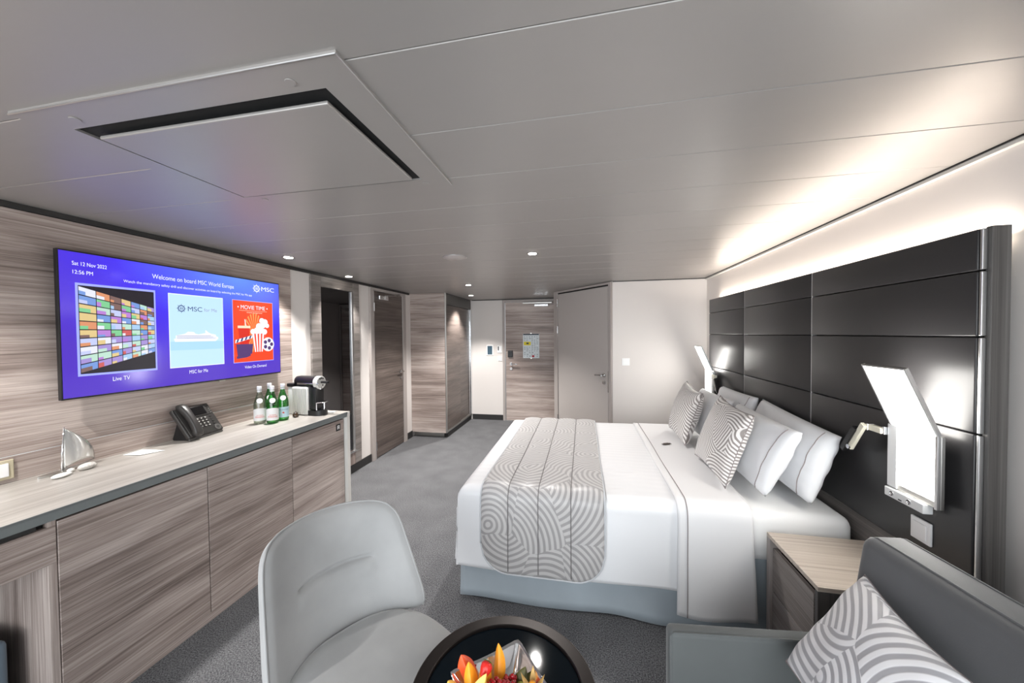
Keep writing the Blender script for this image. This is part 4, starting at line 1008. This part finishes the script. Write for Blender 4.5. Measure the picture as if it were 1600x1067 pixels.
def cushion_mesh(BL, BR, TR, TL, T, n_=26, pinch=0.07, wr=0.004, seed=0.0, power=0.42, uvs=0.45):
    BL, BR, TR, TL = map(Vector, (BL, BR, TR, TL)); nn = (BR - BL).cross(TL - BL).normalized()
    def pt(i, j, s):
        a, b_ = 2 * i - 1, 2 * j - 1
        a2, b2 = a * (1 - pinch * (1 - b_ * b_)), b_ * (1 - pinch * (1 - a * a))
        x, y = (a2 + 1) / 2, (b2 + 1) / 2
        p = (BL * (1 - x) + BR * x) * (1 - y) + (TL * (1 - x) + TR * x) * y
        h = ((1 - a * a) * (1 - b_ * b_)) ** power
        w_ = wr * noise.noise(Vector((a * 3, b_ * 3, seed + s))) * (1.4 - h)
        return p + nn * (s * T / 2 * h + w_ * (1 if h > 0 else 0))
    bm = nb()
    grid(bm, lambda i, j: pt(i, j, 1), n_, n_, uvf=lambda i, j: (i * uvs + seed, j * uvs + seed * 0.7))
    g2 = grid(bm, lambda i, j: pt(j, i, -1), n_, n_, uvf=lambda i, j: (i * uvs + seed + 3, j * uvs))
    bmesh.ops.remove_doubles(bm, verts=bm.verts[:], dist=1e-4)
    bmesh.ops.recalc_face_normals(bm, faces=bm.faces[:])
    return bm, pt
def white_pillow(label, BL, BR, TR, TL, T, near_right, seed):
    t = thing('bed_pillow', label, 'pillow', (Vector(BL) + Vector(BR)) / 2, group='white bed pillows against the headboard')
    bm, pt = cushion_mesh(BL, BR, TR, TL, T, 30, 0.03, 0.010, seed, 0.36)
    obj('pillow_case', bm, 'pillow_white', t, smooth=True, world=True)
    i0 = 0.90 if near_right else 0.10
    obj('pillow_piping', tube(nb(), [pt(i0, 0.03 + 0.94 * k / 40, 1) for k in range(41)], 0.0024, 6), 'piping_grey', t, smooth=True, world=True)
# rows seen from the camera: BL far bottom, BR near bottom, TR near top, TL far top
white_pillow('white pillow with grey piping upright against headboard, nearest the nightstand', (1.07, 2.68, 0.665), (1.07, 1.93, 0.665), (1.195, 1.93, 1.00), (1.195, 2.68, 1.045), 0.14, True, 1.0)
white_pillow('white pillow leaning in front at near side, behind the larger patterned cushion', (0.90, 2.64, 0.665), (0.90, 1.985, 0.665), (1.035, 1.935, 1.01), (1.035, 2.64, 1.02), 0.135, True, 2.0)
white_pillow('white pillow upright against headboard on the far side of the bed', (1.08, 3.38, 0.665), (1.08, 2.74, 0.665), (1.195, 2.74, 1.04), (1.195, 3.38, 1.03), 0.13, True, 3.0)
white_pillow('white pillow leaning in front on the far side of the bed', (0.92, 3.45, 0.665), (0.92, 2.76, 0.665), (1.05, 2.76, 1.01), (1.05, 3.45, 1.00), 0.125, True, 4.0)
def deco(label, mat, BL, BR, TR, TL, T, seed, par='cushions with woven arcs', uvs=0.42, pinch=0.09, n_=34):
    t = thing('throw_cushion', label, 'cushion', (Vector(BL) + Vector(BR)) / 2, group=par)
    bm, pt = cushion_mesh(BL, BR, TR, TL, T, n_, pinch, 0.006, seed, 0.40, uvs)
    obj('cushion_cover', bm, mat, t, smooth=True, world=True)
    lp = [pt(k / 30, 0, 1) for k in range(30)] + [pt(1, k / 30, 1) for k in range(30)] + [pt(1 - k / 30, 1, 1) for k in range(30)] + [pt(0, 1 - k / 30, 1) for k in range(31)]
    obj('cushion_seam', tube(nb(), lp, 0.0022, 5), 'piping_grey', t, smooth=True, world=True)
deco('silver cushion with woven arcs, larger and nearer of the two on the bed', 'cushion_arcs', (0.735, 2.56, 0.680), (0.735, 2.04, 0.672), (0.905, 2.12, 1.045), (0.905, 2.60, 1.075), 0.145, 1.3)
deco('silver cushion with woven arcs, farther of the two on the bed', 'cushion_arcs', (0.735, 3.28, 0.675), (0.725, 2.76, 0.675), (0.900, 2.93, 1.03), (0.900, 3.36, 1.07), 0.16, 5.7)
ch = thing('wrapped_chocolate', 'tiny dark wrapped chocolate lying on the bed sheet', 'sweet', (0.615, 2.83, 0.656), 0.5)
bm = nb(); bx(bm, -0.022, 0.022, -0.012, 0.012, 0.0, 0.010, bev=0.003); obj('sweet', bm, 'chocolate', ch)
for s in (-1, 1): obj('wrapper_end', prism(nb(), [(s * 0.0225, -0.003, 0.004), (s * 0.036, -0.011, 0.004), (s * 0.036, 0.011, 0.004), (s * 0.0225, 0.003, 0.004)], (0, 0, 0.003)), 'chocolate', ch)

# ================================================================== NIGHTSTAND
ns = thing('nightstand', 'wooden nightstand with sand top between bed and sofa', 'nightstand', (1.05, 1.68, 0))
NX0, NX1, NY0, NY1, NZ = 0.852, 1.248, 1.492, 1.866, 0.550
obj('top_board', B(NX0, NX1, NY0, NY1, NZ - 0.018, NZ, bev=0.0015), 'wood_sand', ns, world=True)
obj('side_panel', B(NX0, NX1, NY0, NY0 + 0.018, 0.0, NZ - 0.0185, bev=0.0015), 'wood_grey_z', ns, world=True)
obj('side_panel', B(NX0, NX1, NY1 - 0.028, NY1, 0.0, NZ - 0.0185, bev=0.0015), 'frame_paint', ns, world=True)
obj('cabinet_core', B(NX0 + 0.05, NX1, NY0 + 0.0185, NY1 - 0.0285, 0.03, NZ - 0.0185), 'dark_gap', ns, world=True)
for z0, z1 in ((0.292, 0.492), (0.075, 0.286)):
    obj('drawer_front', B(NX0 + 0.012, NX0 + 0.030, NY0 + 0.045, NY1 - 0.0305, z0, z1, bev=0.0015), 'wood_stand', ns, world=True)
obj('kick_board', B(NX0 + 0.03, NX1, NY0 + 0.0185, NY1 - 0.0285, 0.0, 0.029), 'dark_trim', ns, world=True)

# ================================================================== SOFA (only its far end is in the picture)
so_ = thing('sofa', 'grey upholstered sofa with thin arm along right wall', 'sofa', (0.905, 1.30, 0), math.radians(6))
def soft_box(x0, x1, y0, y1, z0, z1, bev, lean=0.0, puff=0.0, seg=4):
    bm = B(x0, x1, y0, y1, z0, z1, bev=bev, seg=seg)
    if lean:
        for v in bm.verts: v.co.x += lean * (v.co.z - z0) / (z1 - z0)
    return bm
obj('backrest', soft_box(-0.085, 0.055, -1.75, 0.055, 0.34, 0.838, 0.035, 0.075), 'sofa_fabric', so_, smooth=True)
for xx, zz in ((0.018, 0.834), (0.098, 0.834)):
    pts = [(xx - 0.006, 0.047, zz - 0.45)] + [(xx, 0.047, zz - 0.01), (xx, 0.02, zz + 0.003)] + [(xx, -0.1 * k, zz + 0.004) for k in range(1, 17)]
    obj('back_piping', tube(nb(), pts[1:], 0.0035, 6), 'sofa_fabric', so_, smooth=True)
obj('back_frame', soft_box(0.05, 0.10, -1.74, 0.0, 0.05, 0.60, 0.01), 'sofa_arm_fabric', so_, smooth=True)
obj('arm', soft_box(-0.645, 0.05, -0.045, 0.005, 0.05, 0.542, 0.018), 'sofa_arm_fabric', so_, smooth=True)
obj('arm_piping', tube(nb(), [(-0.642, -0.040, 0.10), (-0.642, -0.040, 0.527), (-0.630, -0.040, 0.538), (-0.35, -0.040, 0.539), (-0.06, -0.040, 0.539)], 0.003, 6), 'sofa_arm_fabric', so_, smooth=True)
obj('seat_base', soft_box(-0.62, 0.05, -1.74, -0.05, 0.05, 0.20, 0.015), 'sofa_arm_fabric', so_, smooth=True)
obj('seat_cushion', soft_box(-0.63, -0.02, -1.72, -0.05, 0.202, 0.345, 0.04), 'sofa_fabric', so_, smooth=True)
for x in (-0.58, 0.03):
    for y in (-1.68, -0.08): obj('leg', cyl(nb(), 0.018, 0, 0.052, o=(x, y, 0), seg=14), 'bronze', so_, smooth=True, angle=.6)
deco('pale cushion with woven arcs leaning on the sofa back', 'sofa_cushion_arcs', (0.585, 1.165, 0.525), (0.565, 0.80, 0.505), (0.845, 0.955, 0.715), (0.865, 1.29, 0.735), 0.15, 9.4, uvs=0.36, n_=44)

# ================================================================== TUB CHAIR
chr_ = thing('tub_chair', 'light grey velvet tub chair facing the round table', 'chair', (-0.56, 0.95, 0), math.radians(-30.8))
ZS = 0.452
bm = nb()
def seat_pt(i, j):
    a = 2 * PI * i; rr = j
    c, s = math.cos(a), math.sin(a); p_ = 2.6
    k = 1 / (abs(c) ** p_ + abs(s) ** p_) ** (1 / p_)
    x, y = 0.315 * c * k * rr - 0.055, 0.262 * s * k * rr
    return x, y
rings = []
prof = [(0.0, ZS), (0.35, ZS - 0.001), (0.65, ZS - 0.006), (0.85, ZS - 0.016), (0.95, ZS - 0.030), (1.0, ZS - 0.055), (0.99, ZS - 0.085), (0.93, ZS - 0.110), (0.5, ZS - 0.115)]
for rr, z in prof[1:]:
    rings.append([bm.verts.new((*seat_pt(k / 48, rr), z)) for k in range(48)])
for a, b_ in zip(rings, rings[1:]):
    for k in range(48): bm.faces.new((a[k], b_[k], b_[(k + 1) % 48], a[(k + 1) % 48]))
cvt = bm.verts.new((-0.055, 0, ZS)); [bm.faces.new((cvt, rings[0][k], rings[0][(k + 1) % 48])) for k in range(48)]
bm.faces.new(rings[-1]); bmesh.ops.recalc_face_normals(bm, faces=bm.faces[:])
obj('seat', bm, 'velvet_grey', chr_, smooth=True, angle=1.0)
def back_pt(i, j, s):
    a, b_ = 2 * i - 1, 2 * j - 1; p_ = 7.0; mxx = max(abs(a), abs(b_))
    k = 1.0 if mxx < 1e-6 else mxx / (abs(a) ** p_ + abs(b_) ** p_) ** (1 / p_); a2, b2 = a * k, b_ * k
    z = 0.405 + 0.400 * (b2 + 1) / 2
    t_ = (z - 0.44) / 0.36
    phi = a2 * math.radians(66 - 8 * t_); R_ = 0.292 - 0.012 * t_
    cx = -0.100 - 0.155 * t_
    edge = max(0.0, 1 - max(abs(a), abs(b_)) ** 7) ** 0.5
    th = 0.030 * edge + 0.002
    win = max(0.0, 1 - (a / 0.52) ** 4); win = min(1, win * 2.5) if abs(a) < 0.52 else 0
    cr = 0.020 * math.exp(-((b2 - 0.06) / 0.028) ** 2) * win - 0.006 * math.exp(-((b2 + 0.12) / 0.12) ** 2) * win
    rad = R_ + (th if s > 0 else -(th - cr * edge))
    z -= 0.012 * (abs(a2) ** 2) * t_
    return Vector((cx - rad * math.cos(phi), rad * math.sin(phi), z))
bm = nb(); grid(bm, lambda i, j: back_pt(i, j, -1), 52, 60); grid(bm, lambda i, j: back_pt(j, i, 1), 40, 52)
bmesh.ops.recalc_face_normals(bm, faces=bm.faces[:])
obj('backrest', bm, 'velvet_grey', chr_, smooth=True)
obj('back_piping', tube(nb(), [(back_pt(*q, -1) + back_pt(*q, 1)) / 2 for q in [(0.0, 0.02 + 0.9 * k / 14) for k in range(15)] + [(k / 40, 1.0) for k in range(1, 40)] + [(1.0, 0.92 - 0.9 * k / 14) for k in range(15)]], 0.0045, 6), 'velvet_grey', chr_, smooth=True)
obj('seat_shell', lathe(nb(), [(0.10, 0.300), (0.20, 0.315), (0.225, 0.340)], 32, (-0.055, 0, 0)), 'dark_trim', chr_, smooth=True, angle=.8)
obj('pedestal', cyl(nb(), 0.025, 0.03, 0.302, o=(-0.055, 0, 0), seg=20), 'bronze', chr_, smooth=True, angle=.6)
for k in range(4):
    a = PI / 4 + k * PI / 2
    obj('leg', tube(nb(), [(-0.055 + 0.02 * math.cos(a), 0.02 * math.sin(a), 0.05), (-0.055 + 0.22 * math.cos(a), 0.22 * math.sin(a), 0.013)], [0.016, 0.011], 10), 'bronze', chr_, smooth=True)

# ================================================================== ROUND TABLE AND FRUIT
tb = thing('side_table', 'round dark bronze side table with black glass top', 'table', (-0.212, 0.903, 0))
obj('rim', lathe(nb(), [(0.205, 0.522), (0.246, 0.522), (0.2485, 0.526), (0.2485, 0.547), (0.2465, 0.550), (0.214, 0.550), (0.2115, 0.548), (0.2115, 0.536)], 96, caps=False), 'bronze', tb, smooth=True, angle=.6)
obj('rim_highlight', lathe(nb(), [(0.2490, 0.546), (0.2497, 0.5475), (0.2490, 0.549), (0.2480, 0.549)], 96, caps=False), 'bronze_edge', tb, smooth=True)
obj('glass_top', cyl(nb(), 0.2105, 0.524, 0.541, seg=96, bev=0.001), 'table_glass', tb, smooth=True, angle=.6)
obj('stem', cyl(nb(), 0.022, 0.012, 0.523, seg=24), 'bronze', tb, smooth=True, angle=.6)
obj('foot_plate', lathe(nb(), [(0.115, 0.0), (0.118, 0.003), (0.116, 0.009), (0.03, 0.016)], 48), 'bronze', tb, smooth=True, angle=.6)
TZ_ = 0.541
bw = thing('fruit_bowl', 'square mirror-polished steel bowl of fruit on round table', 'bowl', (-0.200, 0.843, TZ_), math.radians(39.6))
bm = nb()
def bowl_pt(i, j, off=0.0):
    # i around, j from centre to rim; a square with softened corners that flares upward
    a = 2 * PI * i; c, s = math.cos(a), math.sin(a); p_ = 2 + 26 * j ** 2
    k = 1 / (abs(c) ** p_ + abs(s) ** p_) ** (1 / p_); R_ = 0.104 * j
    cn = abs(math.sin(2 * a)) ** 3
    return Vector((R_ * c * k, R_ * s * k, 0.003 + off + (0.070 + 0.005 * cn) * j ** 2.2))
grid(bm, lambda i, j: bowl_pt(i, 0.02 + 0.98 * j), 96, 22)
bmesh.ops.remove_doubles(bm, verts=bm.verts[:], dist=1e-5)
c0 = [v for v in bm.verts if abs(v.co.z - 0.003) < 1e-4 and v.co.length < 0.01]
o = obj('bowl_shell', bm, 'chrome', bw, smooth=True); md = o.modifiers.new('s', 'SOLIDIFY'); md.thickness = 0.002; md.offset = -1
obj('bowl_base', cyl(nb(), 0.03, 0.0, 0.004, seg=32), 'chrome', bw, smooth=True, angle=.6)
FR = 'cut fruit in the steel bowl'
def wedge(name, label, cat, x, y, z, r, wdt, rz, tilt, mat, rind='melon_rind', span=2.2, inner=0.35, lean=0.0):
    """crescent slice standing in the bowl; arc in local xz, thickness in y narrowing inward"""
    t = thing(name, label, cat, (x, y, z), rz, FR)
    t.rotation_euler = (tilt, lean, rz)
    n_ = 18; a0 = PI / 2 - span / 2
    bm = nb(); out, inn = [], []
    for k in range(n_ + 1):
        a = a0 + span * k / n_; q = math.sin(PI * k / n_) ** 0.7
        ro, ri = r, r - (r * (1 - inner)) * q
        out.append([bm.verts.new((ro * math.cos(a), s * wdt * 0.5 * (0.25 + 0.75 * q), ro * math.sin(a) - r)) for s in (-1, 1)])
        inn.append([bm.verts.new((ri * math.cos(a), s * wdt * 0.18, ri * math.sin(a) - r)) for s in (-1, 1)])
    for k in range(n_):
        bm.faces.new((out[k][0], out[k + 1][0], out[k + 1][1], out[k][1])); bm.faces.new((inn[k][1], inn[k + 1][1], inn[k + 1][0], inn[k][0]))
        for s in (0, 1):
            f = (out[k][s], inn[k][s], inn[k + 1][s], out[k + 1][s]); bm.faces.new(f if s else f[::-1])
    bmesh.ops.recalc_face_normals(bm, faces=bm.faces[:])
    obj('fruit_flesh', bm, mat, t, smooth=True, angle=0.8)
    return t
def slice_(label, cat, x, y, z, rz, tilt, lean, L_, W2, mat):
    """pointed boat-shaped slice, point up: local z is its length"""
    t = thing('melon_slice', label, cat, (x, y, z), 0, FR); t.rotation_euler = (tilt, lean, rz)
    n_ = 14; bm = nb(); rings = []
    for k in range(n_ + 1):
        q = k / n_; w_ = W2 * math.sin(PI * (0.12 + 0.88 * q)) ** 0.8 + 0.0004; zz = L_ * q; bend = 0.010 * math.sin(PI * q)
        rings.append([bm.verts.new((dx2 * w_, dy2 * w_ * 0.75 + bend, zz)) for dx2, dy2 in ((-1, 0.5), (-0.5, -0.35), (0, -0.65), (0.5, -0.35), (1, 0.5), (0, 0.62))])
    for a, b_ in zip(rings, rings[1:]):
        for k in range(6): bm.faces.new((a[k], a[(k + 1) % 6], b_[(k + 1) % 6], b_[k]))
    bm.faces.new(rings[0][::-1]); bm.faces.new(rings[-1]); bmesh.ops.recalc_face_normals(bm, faces=bm.faces[:])
    obj('slice_flesh', bm, mat, t, smooth=True, angle=0.7)
Z0 = TZ_ + 0.022
slice_('orange-red papaya slice leaning on left rim of the bowl', 'fruit', -0.278, 0.862, Z0 + 0.012, 0.7, -0.45, -0.30, 0.088, 0.024, 'papaya')
slice_('tall pale melon slice in front of the papaya', 'fruit', -0.270, 0.826, Z0 + 0.014, 0.4, -0.40, -0.12, 0.088, 0.018, 'melon')
slice_('second melon slice beside the strawberry', 'fruit', -0.252, 0.838, Z0 + 0.016, 0.1, -0.35, 0.08, 0.080, 0.017, 'melon')
slice_('short melon slice at the left corner of the bowl', 'fruit', -0.300, 0.822, Z0 + 0.012, 0.9, -0.30, -0.40, 0.072, 0.015, 'melon_pale')
slice_('single upright melon slice at back of the bowl', 'fruit', -0.222, 0.872, Z0 + 0.012, -0.1, -0.40, -0.1, 0.100, 0.016, 'melon')
slice_('broad round melon slice lying at front of the bowl', 'fruit', -0.252, 0.800, Z0 + 0.020, 0.8, -0.20, 0.45, 0.080, 0.022, 'melon_pale')
slice_('deep green-skinned fig wedge at right of the bowl', 'fruit', -0.158, 0.872, Z0 + 0.000, 0.5, -0.5, 0.4, 0.066, 0.022, 'melon_rind')
st = thing('strawberry', 'halved red strawberry on top of melon slices', 'fruit', (-0.249, 0.862, TZ_ + 0.098), 0.3, FR); st.rotation_euler = (-0.9, 0.25, -0.2)
bm = nb(); lathe(bm, [(0.001, -0.022), (0.009, -0.015), (0.0145, -0.002), (0.0155, 0.007), (0.011, 0.014), (0.003, 0.016)], 20)
obj('berry_flesh', bm, 'strawberry', st, smooth=True)
for k in range(6):
    a = k * PI / 3
    obj('leaf', prism(nb(), [(0.002 * math.cos(a + 1.57), 0.002 * math.sin(a + 1.57), 0.0165), (0.015 * math.cos(a), 0.015 * math.sin(a), 0.0135), (0.002 * math.cos(a - 1.57), 0.002 * math.sin(a - 1.57), 0.0165)], (0, 0, 0.001)), 'leaf_green', st)
def bunch(name, label, cx, cy, cz, n_, r_, mat, spread, seed, part):
    t = thing(name, label, 'fruit', (cx, cy, cz), 0, FR); rg = random.Random(seed); pts = []; tries = 0
    proto = None
    while len(pts) < n_ and tries < 4000:
        tries += 1; p = Vector((rg.uniform(-1, 1) * spread, rg.uniform(-1, 1) * spread, rg.uniform(0, 1) * spread * 0.9))
        if p.length < spread * 1.1 and all((p - q).length > r_ * 1.75 for q in pts): pts.append(p)
    for p in pts:
        if proto is None: proto = obj(part, ball(nb(), r_, (0, 0, 0)), mat, t, smooth=True); proto.location = p
        else: link_copy(proto, t, p)
    bm = nb()
    for p in pts[:8]: tube(bm, [(0, 0, 0), tuple(p)], 0.001, 5)
    obj('stalk', bm, 'leaf_green', t)
bunch('redcurrants', 'glossy cluster of redcurrants in middle of the bowl', -0.216, 0.838, TZ_ + 0.062, 30, 0.0066, 'berry', 0.026, 4, 'currant')
bunch('redcurrants', 'darker redcurrants at back of the bowl behind the cluster', -0.190, 0.880, TZ_ + 0.050, 14, 0.0062, 'berry', 0.019, 6, 'currant')
bunch('grapes', 'green grapes on right side of the bowl', -0.165, 0.838, TZ_ + 0.040, 16, 0.0110, 'grape', 0.040, 8, 'grape')
py_ = thing('physalis', 'cape gooseberry with dry papery husk at right rim of bowl', 'fruit', (-0.128, 0.862, TZ_ + 0.078), 0, FR)
obj('husk_berry', ball(nb(), 0.010, (0, 0, 0)), 'melon', py_, smooth=True)
for k in range(5):
    a = k * 1.257 + 0.4; c, s = math.cos(a), math.sin(a); px_, py2 = -s, c
    bm = nb(); grid(bm, lambda i, j: ((0.006 + 0.026 * j) * c + (i - 0.5) * 0.016 * math.sin(PI * (0.15 + 0.85 * j)) * px_, (0.006 + 0.026 * j) * s + (i - 0.5) * 0.016 * math.sin(PI * (0.15 + 0.85 * j)) * py2, -0.010 + 0.030 * j * j + 0.004 * (i - 0.5) ** 2), 4, 6)
    o = obj('husk_leaf', bm, 'husk', py_, smooth=True); md = o.modifiers.new('s', 'SOLIDIFY'); md.thickness = 0.0006
